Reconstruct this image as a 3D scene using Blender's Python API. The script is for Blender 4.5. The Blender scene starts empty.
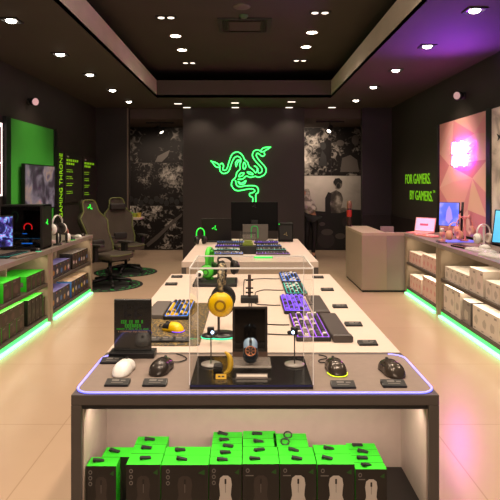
import bpy, bmesh, math, random
from mathutils import Vector, Matrix
random.seed(7)
PI = math.pi
sc = bpy.context.scene
COL = sc.collection
CAMZ, F, VX, VY = 1.58, 550.0, 247.0, 183.0
R = math.radians

# ------------------------------------------------------------------ measuring helpers (photo pixel -> metres)
def X_at(px, d): return (px - VX) * d / F
def Z_at(py, d): return CAMZ + (VY - py) * d / F
def d_on(py, z): return F * (CAMZ - z) / (py - VY)
def d_wall(px, x): return F * x / (px - VX)

# ------------------------------------------------------------------ materials
def lin(c):
    if isinstance(c, str):
        c = c.lstrip('#'); c = [int(c[i:i+2], 16) / 255 for i in (0, 2, 4)]
    return tuple(((v / 12.92) if v <= .04045 else ((v + .055) / 1.055) ** 2.4) for v in c) + (1.0,)
MATS = {}
def M(name, col='#808080', rough=.5, metal=0., emit=None, es=0., noise=0., nscale=8., bump=0., spec=.5, coat=0.):
    if name in MATS: return MATS[name]
    m = bpy.data.materials.new(name); m.use_nodes = True
    nt = m.node_tree; b = nt.nodes['Principled BSDF']
    b.inputs['Base Color'].default_value = lin(col)
    b.inputs['Roughness'].default_value = rough
    b.inputs['Metallic'].default_value = metal
    b.inputs['Specular IOR Level'].default_value = spec
    b.inputs['Coat Weight'].default_value = coat
    if emit:
        b.inputs['Emission Color'].default_value = lin(emit); b.inputs['Emission Strength'].default_value = es
    if noise or bump:
        tc = nt.nodes.new('ShaderNodeTexCoord'); n = nt.nodes.new('ShaderNodeTexNoise')
        n.inputs['Scale'].default_value = nscale; n.inputs['Detail'].default_value = 5
        nt.links.new(tc.outputs['Object'], n.inputs['Vector'])
        if noise:
            mx = nt.nodes.new('ShaderNodeMix'); mx.data_type = 'RGBA'
            c = lin(col)
            mx.inputs['A'].default_value = tuple(v * (1 - noise) for v in c[:3]) + (1,)
            mx.inputs['B'].default_value = tuple(min(1, v * (1 + noise)) for v in c[:3]) + (1,)
            nt.links.new(n.outputs['Fac'], mx.inputs['Factor'])
            nt.links.new(mx.outputs['Result'], b.inputs['Base Color'])
        if bump:
            bp = nt.nodes.new('ShaderNodeBump'); bp.inputs['Strength'].default_value = bump; bp.inputs['Distance'].default_value = .01
            nt.links.new(n.outputs['Fac'], bp.inputs['Height']); nt.links.new(bp.outputs['Normal'], b.inputs['Normal'])
    MATS[name] = m
    return m

def acrylic_mat():
    m = bpy.data.materials.new('clear_acrylic'); m.use_nodes = True; nt = m.node_tree
    nt.nodes.clear(); o = nt.nodes.new('ShaderNodeOutputMaterial'); mx = nt.nodes.new('ShaderNodeMixShader')
    t = nt.nodes.new('ShaderNodeBsdfTransparent'); t.inputs['Color'].default_value = (.985, .985, .98, 1)
    g = nt.nodes.new('ShaderNodeBsdfGlossy'); g.inputs['Roughness'].default_value = .03
    lw = nt.nodes.new('ShaderNodeLayerWeight'); pw = nt.nodes.new('ShaderNodeMath'); pw.operation = 'POWER'; pw.inputs[1].default_value = 5
    fr = nt.nodes.new('ShaderNodeMath'); fr.operation = 'MULTIPLY_ADD'; fr.inputs[1].default_value = .3; fr.inputs[2].default_value = .025
    nt.links.new(lw.outputs['Facing'], pw.inputs[0]); nt.links.new(pw.outputs[0], fr.inputs[0])
    nt.links.new(fr.outputs[0], mx.inputs[0]); nt.links.new(t.outputs[0], mx.inputs[1]); nt.links.new(g.outputs[0], mx.inputs[2])
    nt.links.new(mx.outputs[0], o.inputs[0]); return m
ACR = acrylic_mat()
def frosted_mat():
    m = bpy.data.materials.new('frosted_acrylic'); m.use_nodes = True; nt = m.node_tree; nt.nodes.clear()
    o = nt.nodes.new('ShaderNodeOutputMaterial'); mx = nt.nodes.new('ShaderNodeMixShader'); mx.inputs[0].default_value = .3
    t = nt.nodes.new('ShaderNodeBsdfTransparent'); d = nt.nodes.new('ShaderNodeBsdfDiffuse'); d.inputs[0].default_value = lin('#b8ada4')
    nt.links.new(t.outputs[0], mx.inputs[1]); nt.links.new(d.outputs[0], mx.inputs[2]); nt.links.new(mx.outputs[0], o.inputs[0]); return m
FROST = frosted_mat()

def ramp_mat(name, tex, scale, stops, rough=.5, dims=(1, 1, 1), coat=0., coord='Object', es=0., detail=6., dist=0.):
    """procedural texture -> colour ramp -> principled"""
    m = bpy.data.materials.new(name); m.use_nodes = True; nt = m.node_tree; b = nt.nodes['Principled BSDF']
    tc = nt.nodes.new('ShaderNodeTexCoord'); mp = nt.nodes.new('ShaderNodeMapping'); mp.inputs['Scale'].default_value = dims
    nt.links.new(tc.outputs[coord], mp.inputs['Vector'])
    if tex == 'noise':
        t = nt.nodes.new('ShaderNodeTexNoise'); t.inputs['Detail'].default_value = detail; t.inputs['Distortion'].default_value = dist; out = t.outputs['Fac']
    elif tex == 'voronoi':
        t = nt.nodes.new('ShaderNodeTexVoronoi'); out = t.outputs['Distance']
    elif tex == 'edge':
        t = nt.nodes.new('ShaderNodeTexVoronoi'); t.feature = 'DISTANCE_TO_EDGE'; out = t.outputs['Distance']
    elif tex == 'wave':
        t = nt.nodes.new('ShaderNodeTexWave'); t.inputs['Distortion'].default_value = dist; t.inputs['Detail'].default_value = detail; out = t.outputs['Fac']
    t.inputs['Scale'].default_value = scale
    nt.links.new(mp.outputs[0], t.inputs['Vector'])
    r = nt.nodes.new('ShaderNodeValToRGB'); els = r.color_ramp.elements
    while len(els) < len(stops): els.new(.5)
    for e, (p, c) in zip(els, stops): e.position = p; e.color = lin(c)
    nt.links.new(out, r.inputs[0]); nt.links.new(r.outputs[0], b.inputs['Base Color'])
    b.inputs['Roughness'].default_value = rough; b.inputs['Coat Weight'].default_value = coat
    if es:
        nt.links.new(r.outputs[0], b.inputs['Emission Color']); b.inputs['Emission Strength'].default_value = es
    MATS[name] = m
    return m

# ------------------------------------------------------------------ mesh helpers
def nb(): return bmesh.new()
def box(bm, x0, x1, y0, y1, z0, z1, bev=0., mi=0, mx=None, seg=2):
    r = bmesh.ops.create_cube(bm, size=1.0); vs = r['verts']
    for v in vs:
        v.co = Vector((x0 + (v.co.x + .5) * (x1 - x0), y0 + (v.co.y + .5) * (y1 - y0), z0 + (v.co.z + .5) * (z1 - z0)))
    if mx is not None:
        for v in vs: v.co = mx @ v.co
    fs = set(f for v in vs for f in v.link_faces)
    for f in fs: f.material_index = mi
    if bev > 0:
        es = list(set(e for v in vs for e in v.link_edges))
        bmesh.ops.bevel(bm, geom=es, offset=bev, segments=seg, profile=.6, affect='EDGES', material=mi)
    return bm
def quad(bm, pts, mi=0):
    f = bm.faces.new([bm.verts.new(Vector(p)) for p in pts]); f.material_index = mi; return f
def cyl(bm, c, r, z0, z1, n=24, mi=0, r2=None):
    r2 = r if r2 is None else r2
    a = [bm.verts.new((c[0] + r * math.cos(2 * PI * i / n), c[1] + r * math.sin(2 * PI * i / n), z0)) for i in range(n)]
    b = [bm.verts.new((c[0] + r2 * math.cos(2 * PI * i / n), c[1] + r2 * math.sin(2 * PI * i / n), z1)) for i in range(n)]
    for i in range(n):
        f = bm.faces.new((a[i], a[(i+1) % n], b[(i+1) % n], b[i])); f.material_index = mi; f.smooth = True
    for f in (bm.faces.new(a[::-1]), bm.faces.new(b)): f.material_index = mi
def lathe(bm, prof, n=28, mi=0, mx=None):
    """prof: list of (r, z); axis z, transformed by mx"""
    mx = mx or Matrix(); rings = []
    for r, z in prof:
        if r < 1e-6: rings.append([bm.verts.new(mx @ Vector((0, 0, z)))])
        else: rings.append([bm.verts.new(mx @ Vector((r * math.cos(2*PI*i/n), r * math.sin(2*PI*i/n), z))) for i in range(n)])
    for a, b in zip(rings, rings[1:]):
        for i in range(n):
            j = (i + 1) % n
            if len(a) == 1 and len(b) == 1: continue
            if len(a) == 1: f = bm.faces.new((a[0], b[j], b[i]))
            elif len(b) == 1: f = bm.faces.new((a[i], a[j], b[0]))
            else: f = bm.faces.new((a[i], a[j], b[j], b[i]))
            f.smooth = True; f.material_index = mi
def catmull(pts, n=5, closed=False):
    P = [Vector(p) for p in pts]; out = []
    N = len(P); rng = N if closed else N - 1
    for i in range(rng):
        p0 = P[(i-1) % N] if (closed or i > 0) else P[0]
        p1, p2 = P[i], P[(i+1) % N]
        p3 = P[(i+2) % N] if (closed or i + 2 < N) else P[-1]
        for k in range(n):
            t = k / n
            out.append(.5 * ((2*p1) + (p2-p0)*t + (2*p0-5*p1+4*p2-p3)*t*t + (3*p1-p0-3*p2+p3)*t**3))
    if not closed: out.append(P[-1])
    return out
def tube(bm, pts, r, n=8, closed=False, mi=0, flat=None):
    """sweep a circle (or ellipse via flat=(normal, ratio)) along pts; r number or list"""
    P = [Vector(p) for p in pts]; N = len(P); rings = []
    up = Vector((0, 0, 1)); prev = None
    for i in range(N):
        a = P[(i-1) % N] if (closed or i > 0) else P[i]; b = P[(i+1) % N] if (closed or i < N-1) else P[i]
        t = (b - a).normalized() if (b - a).length > 1e-9 else Vector((0, 1, 0))
        if prev is None:
            u = up if abs(t.dot(up)) < .95 else Vector((1, 0, 0))
            s = t.cross(u).normalized()
        else:
            s = (prev - t * prev.dot(t)); s = s.normalized() if s.length > 1e-6 else t.orthogonal().normalized()
        prev = s; q = s.cross(t)
        rr = r[i] if isinstance(r, (list, tuple)) else r
        if flat:
            nn = Vector(flat[0]).normalized(); w = t.cross(nn).normalized()
            rings.append([bm.verts.new(P[i] + w * (flat[1] * math.cos(2*PI*k/n)) + nn * (rr * math.sin(2*PI*k/n))) for k in range(n)])
        else:
            rings.append([bm.verts.new(P[i] + (s * math.cos(2*PI*k/n) + q * math.sin(2*PI*k/n)) * rr) for k in range(n)])
    M_ = N if closed else N - 1
    for i in range(M_):
        a, b = rings[i], rings[(i+1) % N]
        for k in range(n):
            f = bm.faces.new((a[k], a[(k+1) % n], b[(k+1) % n], b[k])); f.smooth = True; f.material_index = mi
    if not closed:
        for rg in (rings[0][::-1], rings[-1]):
            f = bm.faces.new(rg); f.material_index = mi
def loft(bm, rings, mi=0, caps=True, smooth=True):
    V = [[bm.verts.new(Vector(p)) for p in r] for r in rings]; n = len(V[0])
    for a, b in zip(V, V[1:]):
        for k in range(n):
            f = bm.faces.new((a[k], a[(k+1) % n], b[(k+1) % n], b[k])); f.smooth = smooth; f.material_index = mi
    if caps:
        for rg in (V[0][::-1], V[-1]):
            f = bm.faces.new(rg); f.material_index = mi
def rrect(x0, x1, y0, y1, r, n=6, which=(1, 1, 1, 1)):
    pts = []
    for (cx, cy, a0, on) in ((x1-r, y1-r, 0, which[0]), (x0+r, y1-r, PI/2, which[1]), (x0+r, y0+r, PI, which[2]), (x1-r, y0+r, 1.5*PI, which[3])):
        if on:
            for k in range(n + 1):
                a = a0 + PI/2 * k / n; pts.append((cx + r * math.cos(a), cy + r * math.sin(a)))
        else:
            pts.append((cx + r * (1 if cx > (x0+x1)/2 else -1), cy + r * (1 if cy > (y0+y1)/2 else -1)))
    return pts
def prism(bm, pts, z0, z1, mi=0, mit=None):
    a = [bm.verts.new((p[0], p[1], z0)) for p in pts]; b = [bm.verts.new((p[0], p[1], z1)) for p in pts]; n = len(pts)
    for i in range(n):
        f = bm.faces.new((a[i], a[(i+1) % n], b[(i+1) % n], b[i])); f.material_index = mi
    f = bm.faces.new(a[::-1]); f.material_index = mi
    f = bm.faces.new(b); f.material_index = mi if mit is None else mit

def obj(name, bm, mats, parent=None, loc=(0, 0, 0), rot=(0, 0, 0), fix=True):
    if fix: bmesh.ops.recalc_face_normals(bm, faces=bm.faces)
    me = bpy.data.meshes.new(name); bm.to_mesh(me); bm.free()
    for m in (mats if isinstance(mats, (list, tuple)) else [mats]): me.materials.append(m)
    o = bpy.data.objects.new(name, me); COL.objects.link(o); o.location = loc; o.rotation_euler = rot
    if parent: o.parent = parent
    return o
def tag(o, label=None, cat=None, group=None, kind=None):
    if label: o['label'] = label
    if cat: o['category'] = cat
    if group: o['group'] = group
    if kind: o['kind'] = kind
    return o
def thing(name, label, cat, loc=(0, 0, 0), rotz=0., group=None):
    o = bpy.data.objects.new(name, None); COL.objects.link(o); o.empty_display_size = .05
    o.location = loc; o.rotation_euler = (0, 0, rotz); return tag(o, label, cat, group)
def struct(name, bm, m): return tag(obj(name, bm, m), kind='structure')
def dup(o, loc=None, rotz=None, label=None, parent=None):
    c = o.copy(); COL.objects.link(c)
    if parent: c.parent = parent
    if loc is not None: c.location = loc
    if rotz is not None: c.rotation_euler = (0, 0, rotz)
    if label: c['label'] = label
    for ch in list(o.children): dup(ch, parent=c)
    return c
def text_mesh(s, size, depth=.004):
    cu = bpy.data.curves.new('txt', 'FONT'); cu.body = s; cu.size = size; cu.extrude = depth; cu.align_x = 'LEFT'
    t = bpy.data.objects.new('txt', cu); COL.objects.link(t)
    dg = bpy.context.evaluated_depsgraph_get(); dg.update()
    me = bpy.data.meshes.new_from_object(t.evaluated_get(dg))
    bm = bmesh.new(); bm.from_mesh(me)
    bpy.data.objects.remove(t); bpy.data.meshes.remove(me); bpy.data.curves.remove(cu)
    return bm
def fit(bm, mx):
    bmesh.ops.transform(bm, matrix=mx, verts=bm.verts); return bm
def bounds(bm):
    xs = [v.co.x for v in bm.verts]; ys = [v.co.y for v in bm.verts]; return min(xs), max(xs), min(ys), max(ys)
ORD = ['first', 'second', 'third', 'fourth', 'fifth', 'sixth', 'seventh', 'eighth', 'ninth', 'tenth']

# ------------------------------------------------------------------ shared materials
WALL = M('wall_charcoal', '#2f2724', .6, noise=.15, nscale=3)
WALLB = M('wall_brown_black', '#302723', .65, noise=.12, nscale=2)
CEIL = M('ceiling_dark', '#40372f', .8, noise=.1, nscale=2)
CEILT = M('ceiling_upper', '#3a3229', .85, noise=.1, nscale=2)
LIP = M('coffer_lip_lit', '#c9bcab', .7, noise=.1, nscale=4)
BLACK = M('black_plastic', '#100f10', .38)
MATTE = M('matte_black', '#161414', .7)
DGREY = M('dark_grey_metal', '#2b2827', .45)
RUBBER = M('rubber', '#1c1a1a', .8)
FRAME = M('table_frame_taupe', '#4d4540', .55, noise=.08, nscale=12)
CUBBY = M('cubby_panel', '#a89488', .6, noise=.1, nscale=20)
TOPW = M('worktop_pale', '#d3c0b3', .45, noise=.05, nscale=9)
CTOP = M('counter_top', '#8d8078', .4, noise=.1, nscale=14)
CABI = M('cabinet_taupe', '#94846f', .55, noise=.08, nscale=10)
CABS = M('shelf_dark', '#4a4038', .5)
WHITE = M('white_plastic', '#efece8', .35)
OFFW = M('pale_print', '#bdb3aa', .6)
GREYP = M('grey_print', '#6b6562', .6)
GREEN = M('box_green', '#2cba1a', .5)
DKGREEN = M('box_dark_green', '#14500f', .5)
BOXBLK = M('box_black', '#15110f', .45, noise=.2, nscale=30)
BOXBRN = M('box_brownblack', '#3b2e27', .5, noise=.2, nscale=25)
NEONG = M('neon_green', '#20ff50', .3, emit='#3dff62', es=3.2)
GLAREG = M('floor_glare_green', '#c0f0d0', .3, emit='#78ffa6', es=1.25)
LEDG2 = M('led_green_line', '#60e080', .3, emit='#10d050', es=1.2)
LEDB = M('led_blue_violet', '#b0b0ff', .3, emit='#6264ff', es=1.25)
EMBG = M('emblem_green', '#1fc030', .4, emit='#22d838', es=1.0)
TXTG = M('text_lime', '#9be01c', .5, emit='#98e020', es=.25)
LAMP = M('lamp_lens', '#fff4e4', .3, emit='#fff2e0', es=14)
LAMPD = M('lamp_lens_dim', '#fff4e4', .3, emit='#fff0dc', es=1.3)
STEEL = M('brushed_steel', '#a8a09a', .3, metal=1)
YEL = M('yellow_plastic', '#f0c400', .35)
PINK = M('pink_plastic', '#f09a94', .4)
PEACH = M('peach_plastic', '#f3b49c', .4)
SKIN = M('skin', '#c98f73', .55)

# ================================================================== ROOM SHELL
XL, XR, YB, YF, YM = -3.05, 2.92, 11.1, -2.6, 12.98
ZS, ZL, ZC = 3.10, 3.41, 3.62           # soffit, lip top, upper ceiling
CX0, CX1, CY0, CY1 = -1.61, 1.50, -1.2, 9.8

def floor_mat():
    m = bpy.data.materials.new('polished_beige_floor'); m.use_nodes = True; nt = m.node_tree; b = nt.nodes['Principled BSDF']
    tc = nt.nodes.new('ShaderNodeTexCoord'); br = nt.nodes.new('ShaderNodeTexBrick'); nz = nt.nodes.new('ShaderNodeTexNoise'); mx = nt.nodes.new('ShaderNodeMix')
    mx.data_type = 'RGBA'; mx.blend_type = 'MULTIPLY'
    br.offset = 0; br.inputs['Scale'].default_value = 1; br.inputs['Brick Width'].default_value = 1.2; br.inputs['Row Height'].default_value = 1.2
    br.inputs['Mortar Size'].default_value = .004; br.inputs['Mortar Smooth'].default_value = .3
    br.inputs['Color1'].default_value = lin('#c3a78e'); br.inputs['Color2'].default_value = lin('#c5a990'); br.inputs['Mortar'].default_value = lin('#b0937a')
    nz.inputs['Scale'].default_value = 1.3; nz.inputs['Detail'].default_value = 6
    rp = nt.nodes.new('ShaderNodeValToRGB'); rp.color_ramp.elements[0].color = (.86, .86, .86, 1); rp.color_ramp.elements[1].color = (1.05, 1.05, 1.05, 1)
    nt.links.new(tc.outputs['Object'], br.inputs['Vector']); nt.links.new(tc.outputs['Object'], nz.inputs['Vector'])
    nt.links.new(nz.outputs['Fac'], rp.inputs[0]); nt.links.new(br.outputs['Color'], mx.inputs['A']); nt.links.new(rp.outputs[0], mx.inputs['B'])
    mx.inputs['Factor'].default_value = 1
    nt.links.new(mx.outputs['Result'], b.inputs['Base Color']); b.inputs['Roughness'].default_value = .24; b.inputs['Specular IOR Level'].default_value = .5
    return m
bm = nb(); box(bm, XL - .15, XR + .15, YF - .1, YM + .2, -.1, 0); struct('floor', bm, floor_mat())
bm = nb(); box(bm, XL - .15, XL, YF, YM + .15, 0, ZC + .2); struct('wall_left', bm, WALL)
bm = nb(); box(bm, XR, XR + .15, YF, YM + .15, 0, ZC + .2); struct('wall_right', bm, WALL)
bm = nb(); box(bm, XL, XR, YF - .15, YF, 0, ZC + .2); struct('wall_front', bm, WALLB)
bm = nb(); box(bm, XL, XR, YM, YM + .15, 0, ZC + .2); struct('wall_back', bm, WALLB)
LX0, LX1 = X_at(183, YB), X_at(304.5, YB)
bm = nb(); box(bm, LX0, LX1, YB, YB + .16, 0, ZS); struct('wall_centre', bm, M('logo_wall', '#2b2421', .6, noise=.12, nscale=2))
PLX, PRX = X_at(128.5, YB), X_at(362.5, YB)
bm = nb(); box(bm, XL, PLX, YB, YB + .16, 0, ZS); struct('wall_back_left', bm, M('pier_wall', '#241e1c', .65, noise=.1, nscale=2))
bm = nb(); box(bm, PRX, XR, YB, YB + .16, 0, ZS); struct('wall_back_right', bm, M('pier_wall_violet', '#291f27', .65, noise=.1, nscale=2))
bm = nb(); box(bm, PLX - .03, PLX, YB - .006, YB, 0, ZS); struct('trim_1', bm, M('trim_metal', '#7a6a5e', .4, metal=.3))
# soffit around a raised coffer, with a lip and a dark cove behind it
bm = nb()
box(bm, XL, CX0, YF, YM, ZS, ZS + .05); box(bm, CX1, XR, YF, YM, ZS, ZS + .05)
box(bm, CX0, CX1, CY1, YB + .16, ZS, ZS + .05); box(bm, CX0, CX1, YF, CY0, ZS, ZS + .05)
struct('ceiling', bm, CEIL)
bm = nb(); box(bm, XL, XR, YB + .16, YM, 2.9, ZS); struct('ceiling_rear', bm, M('rear_bulkhead', '#4c423b', .8))
bm = nb(); box(bm, CX0 - .02, CX0, CY0, CY1, ZS + .0005, ZL); box(bm, CX1, CX1 + .02, CY0, CY1, ZS + .0005, ZL); struct('trim_2', bm, LIP)  # lamp light on the side lips is put into their paler colour
bm = nb(); box(bm, CX0 - .02, CX1 + .02, CY1, CY1 + .02, ZS + .0005, ZL); box(bm, CX0 - .02, CX1 + .02, CY0 - .02, CY0, ZS + .0005, ZL); struct('trim_3', bm, M('coffer_lip_shaded', '#4a3f38', .7))  # same lip in a darker colour, imitating shade on its ends
bm = nb(); box(bm, XL, XR, YF, YM, ZC, ZC + .1); struct('ceiling_upper', bm, CEILT)
bm = nb(); box(bm, XL, XL + .012, YF, YB, 0, .1); struct('baseboard_left', bm, MATTE)
bm = nb(); box(bm, XR - .012, XR, YF, YB, 0, .1); struct('baseboard_right', bm, MATTE)
bm = nb(); box(bm, XR - .02, XR, 8.4, YB, .1, .94); box(bm, PRX, XR - .02, YB - .02, YB, .0, .94); struct('trim_4', bm, M('wainscot_maroon', '#1c1013', .5))

# ================================================================== MURALS (black-and-white photo panels)
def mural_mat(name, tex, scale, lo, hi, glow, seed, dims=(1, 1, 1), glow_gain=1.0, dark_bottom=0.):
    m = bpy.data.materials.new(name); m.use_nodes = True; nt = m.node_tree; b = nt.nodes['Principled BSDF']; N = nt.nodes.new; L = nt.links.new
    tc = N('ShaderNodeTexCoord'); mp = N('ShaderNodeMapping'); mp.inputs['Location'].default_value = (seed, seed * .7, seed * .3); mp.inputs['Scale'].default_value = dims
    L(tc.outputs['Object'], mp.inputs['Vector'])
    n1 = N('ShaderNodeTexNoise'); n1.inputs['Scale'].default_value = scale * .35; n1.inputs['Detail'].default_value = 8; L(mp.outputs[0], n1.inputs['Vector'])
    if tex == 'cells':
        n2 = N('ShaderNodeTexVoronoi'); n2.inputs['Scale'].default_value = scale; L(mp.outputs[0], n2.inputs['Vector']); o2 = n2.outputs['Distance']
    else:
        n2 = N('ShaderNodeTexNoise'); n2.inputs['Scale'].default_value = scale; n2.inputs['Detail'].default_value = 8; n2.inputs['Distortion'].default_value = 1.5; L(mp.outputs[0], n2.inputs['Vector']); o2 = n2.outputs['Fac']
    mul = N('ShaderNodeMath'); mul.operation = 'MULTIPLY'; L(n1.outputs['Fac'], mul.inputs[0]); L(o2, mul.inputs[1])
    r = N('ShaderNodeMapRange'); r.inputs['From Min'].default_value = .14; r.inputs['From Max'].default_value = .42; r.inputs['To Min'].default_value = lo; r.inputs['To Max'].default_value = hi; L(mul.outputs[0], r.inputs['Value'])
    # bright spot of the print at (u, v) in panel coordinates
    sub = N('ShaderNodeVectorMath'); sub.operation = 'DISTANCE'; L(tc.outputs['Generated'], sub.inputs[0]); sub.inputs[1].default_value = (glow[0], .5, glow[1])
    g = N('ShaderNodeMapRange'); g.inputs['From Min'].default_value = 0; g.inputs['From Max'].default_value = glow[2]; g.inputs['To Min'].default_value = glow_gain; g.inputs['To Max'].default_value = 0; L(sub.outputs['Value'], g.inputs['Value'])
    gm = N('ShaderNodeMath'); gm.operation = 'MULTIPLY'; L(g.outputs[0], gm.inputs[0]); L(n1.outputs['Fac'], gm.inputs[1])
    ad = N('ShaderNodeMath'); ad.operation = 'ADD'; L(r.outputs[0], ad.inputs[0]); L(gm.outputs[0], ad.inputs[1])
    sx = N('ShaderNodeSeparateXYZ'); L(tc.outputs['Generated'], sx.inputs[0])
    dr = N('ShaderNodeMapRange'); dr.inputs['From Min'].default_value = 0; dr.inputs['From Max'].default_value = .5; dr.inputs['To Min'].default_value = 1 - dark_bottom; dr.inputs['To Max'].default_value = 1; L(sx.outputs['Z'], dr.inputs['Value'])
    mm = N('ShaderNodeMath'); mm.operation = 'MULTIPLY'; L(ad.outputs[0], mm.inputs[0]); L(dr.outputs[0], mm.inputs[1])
    cr = N('ShaderNodeValToRGB'); cr.color_ramp.elements[0].color = lin('#181312'); cr.color_ramp.elements[1].color = lin('#f0e4da'); L(mm.outputs[0], cr.inputs[0])
    L(cr.outputs[0], b.inputs['Base Color']); b.inputs['Roughness'].default_value = .6; b.inputs['Specular IOR Level'].default_value = .2
    return m
YP = YM - .0215
def panel(name, label, x0, x1, z0, z1, m):
    bm = nb(); box(bm, 0, x1 - x0, 0, .02, 0, z1 - z0)
    return tag(obj(name, bm, m, loc=(x0, YP, z0)), label, 'mural', 'photo murals at the back')
g_ = .006
pl0, pl1 = -3.0, X_at(186, YM)
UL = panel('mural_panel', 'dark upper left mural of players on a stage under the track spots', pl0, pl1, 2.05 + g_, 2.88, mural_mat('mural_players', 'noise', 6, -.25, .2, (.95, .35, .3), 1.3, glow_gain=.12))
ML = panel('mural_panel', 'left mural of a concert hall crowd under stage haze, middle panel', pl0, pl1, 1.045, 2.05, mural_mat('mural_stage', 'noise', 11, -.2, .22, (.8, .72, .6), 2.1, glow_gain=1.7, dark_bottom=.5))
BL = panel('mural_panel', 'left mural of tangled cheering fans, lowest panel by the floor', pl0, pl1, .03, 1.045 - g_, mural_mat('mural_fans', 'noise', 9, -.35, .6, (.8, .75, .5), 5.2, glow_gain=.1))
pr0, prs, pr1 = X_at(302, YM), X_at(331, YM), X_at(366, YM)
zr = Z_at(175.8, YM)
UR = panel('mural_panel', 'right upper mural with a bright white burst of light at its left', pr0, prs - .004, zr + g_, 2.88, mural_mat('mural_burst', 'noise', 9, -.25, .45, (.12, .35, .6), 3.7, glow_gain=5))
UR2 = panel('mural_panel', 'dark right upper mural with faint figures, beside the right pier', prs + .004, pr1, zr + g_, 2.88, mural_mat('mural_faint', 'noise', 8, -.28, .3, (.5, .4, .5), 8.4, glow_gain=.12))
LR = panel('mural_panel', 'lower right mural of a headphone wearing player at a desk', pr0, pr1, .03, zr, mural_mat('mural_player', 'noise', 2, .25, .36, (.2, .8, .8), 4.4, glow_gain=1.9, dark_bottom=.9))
MPL = ramp_mat('print_player_shade', 'noise', 5, [(.38, '#3a332f'), (.5, '#6f665f'), (.62, '#b7aaa0')], .6)
MD, MM, ML_ = M('print_black', '#161211', .6), M('print_mid', '#4a423e', .6), M('print_light', '#b7aaa0', .6)
def mural_fig(name, parent, polys, m, off=.003):
    """flat printed shapes; polys in photo pixels on the mural plane"""
    pz = parent.location
    for p in polys:
        bm = nb(); quad(bm, [(X_at(x, YM) - pz.x, -off, Z_at(y, YM) - pz.z) for x, y in p]); obj(name, bm, m, parent)
def ell(cx, cy, rx, ry, n=18): return [(cx + rx * math.cos(2*PI*i/n), cy + ry * math.sin(2*PI*i/n)) for i in range(n)]
# seated player: back, head, headphones, arm; monitors and chairs below
mural_fig('printed_desk', LR, [[(304, 210), (330, 212), (345, 209), (363, 210), (363, 249.5), (304, 249.5)]], MD, .002)
mural_fig('printed_player', LR, [[(325, 213), (326, 198), (330, 193), (336, 190), (341, 193), (343, 199), (341, 208), (350, 206), (353, 209), (340, 213)], ell(337.5, 184, 4.6, 5.4)], MPL, .004)
mural_fig('printed_hair', LR, [[(333, 182), (335, 178.5), (339, 178), (342, 181), (342, 184), (338, 182), (335, 186)], [(325, 213), (325, 198), (328, 192), (331, 193), (330, 204), (331, 213)]], MD, .006)
mural_fig('printed_headphones', LR, [ell(338, 186, 1.8, 2.6)], MD, .007)
mural_fig('printed_glow', LR, [ell(327, 232, 6, 3.2), ell(340, 236, 5, 3), ell(322, 224, 3, 2), ell(350, 229, 5, 2)], MM, .005)
mural_fig('printed_chair', LR, [ell(326, 240, 8.5, 8), ell(347, 222, 5, 6)], M('print_dark', '#2b2523', .6), .004)
mural_fig('printed_player', UL, [[(155, 162), (158, 156), (166, 152), (170, 150), (168, 156), (162, 162)]], MM, .004)
mural_fig('printed_figure', UR, [[(318, 166), (322, 150), (326, 156), (327, 166)], ell(323, 146, 3, 4)], MD, .004)
mural_fig('printed_figure', UR2, [[(340, 172), (342, 158), (350, 155), (357, 160), (359, 172)], ell(355, 140, 3.5, 5), ell(340, 143, 4, 3)], MM, .004)
mural_fig('printed_arm', BL, [[(146, 244), (160, 232), (172, 221), (182, 213), (182, 216), (170, 227), (158, 239), (148, 247)]], MM, .004)
mural_fig('printed_crowd', ML, [ell(131 + k * 5.1, 199 + (k * 7 % 5), 2.6, 3.2, 10) for k in range(11)], MD, .004)
# small red can printed-like object standing in front of the mural (a drink on the far desk)
# ================================================================== CAMERA
cam = bpy.data.cameras.new('camera'); co = bpy.data.objects.new('camera', cam); COL.objects.link(co)
co.location = (0, 0, CAMZ); co.rotation_euler = (PI / 2, 0, 0)
cam.sensor_width = 36; cam.lens = 36 * F / 500; cam.shift_x = (250 - VX) / 500; cam.shift_y = -(250 - VY) / 500
cam.clip_start = .05; sc.camera = co

# ================================================================== CEILING FITTINGS
def lamp_light(loc, power, spot=R(120), blend=.6, r=.05, col=(1, .80, .60), target=None, typ='SPOT'):
    l = bpy.data.lights.new('downlight_or_fill_beam', typ); l.energy = power; l.color = col
    if typ == 'SPOT': l.spot_size = spot; l.spot_blend = blend; l.shadow_soft_size = r
    o = bpy.data.objects.new('downlight_or_fill_beam', l); COL.objects.link(o); o.location = loc
    if target is not None: o.rotation_euler = (Vector(target) - Vector(loc)).to_track_quat('-Z', 'Y').to_euler()
    return o
def square_fitting():
    t = thing('recessed_spotlight', '', 'ceiling light')
    bm = nb(); box(bm, -.085, -.07, -.085, .085, -.012, 0, .002); box(bm, .07, .085, -.085, .085, -.012, 0, .002)
    box(bm, -.07, .07, -.085, -.07, -.012, 0, .002); box(bm, -.07, .07, .07, .085, -.012, 0, .002)
    obj('trim_frame', bm, MATTE, t)
    bm = nb(); box(bm, -.07, .07, -.07, .07, -.004, -.001); obj('gimbal_plate', bm, DGREY, t)
    bm = nb(); lathe(bm, [(0, -.022), (.03, -.024), (.045, -.016), (.05, -.004)], 20); obj('lamp_lens', bm, LAMP, t)
    return t
sq = square_fitting(); first = True
def put_square(x, y, z, label, group, **k):
    global first
    if first: o = sq; first = False; o.location = (x, y, z); o['label'] = label
    else: o = dup(sq, (x, y, z), 0, label)
    o['group'] = group; return o
LY = [2.5, 3.8, 5.13, 6.48, 7.7, 9.0, 10.25]
for k, y in enumerate(LY):
    n = len(LY)
    if k >= 2:
        put_square(-2.2, y, ZS, f'square recessed spotlight in the left soffit, {ORD[k-2]} nearest', 'left soffit spotlights')
    lamp_light((-2.1, y, ZS - .04), 32, R(115), .8, .05, target=(-1.7, y, 0))
RY = [2.2, 3.5, 4.83, 6.1, 7.4, 8.7, 10.1]
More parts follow.
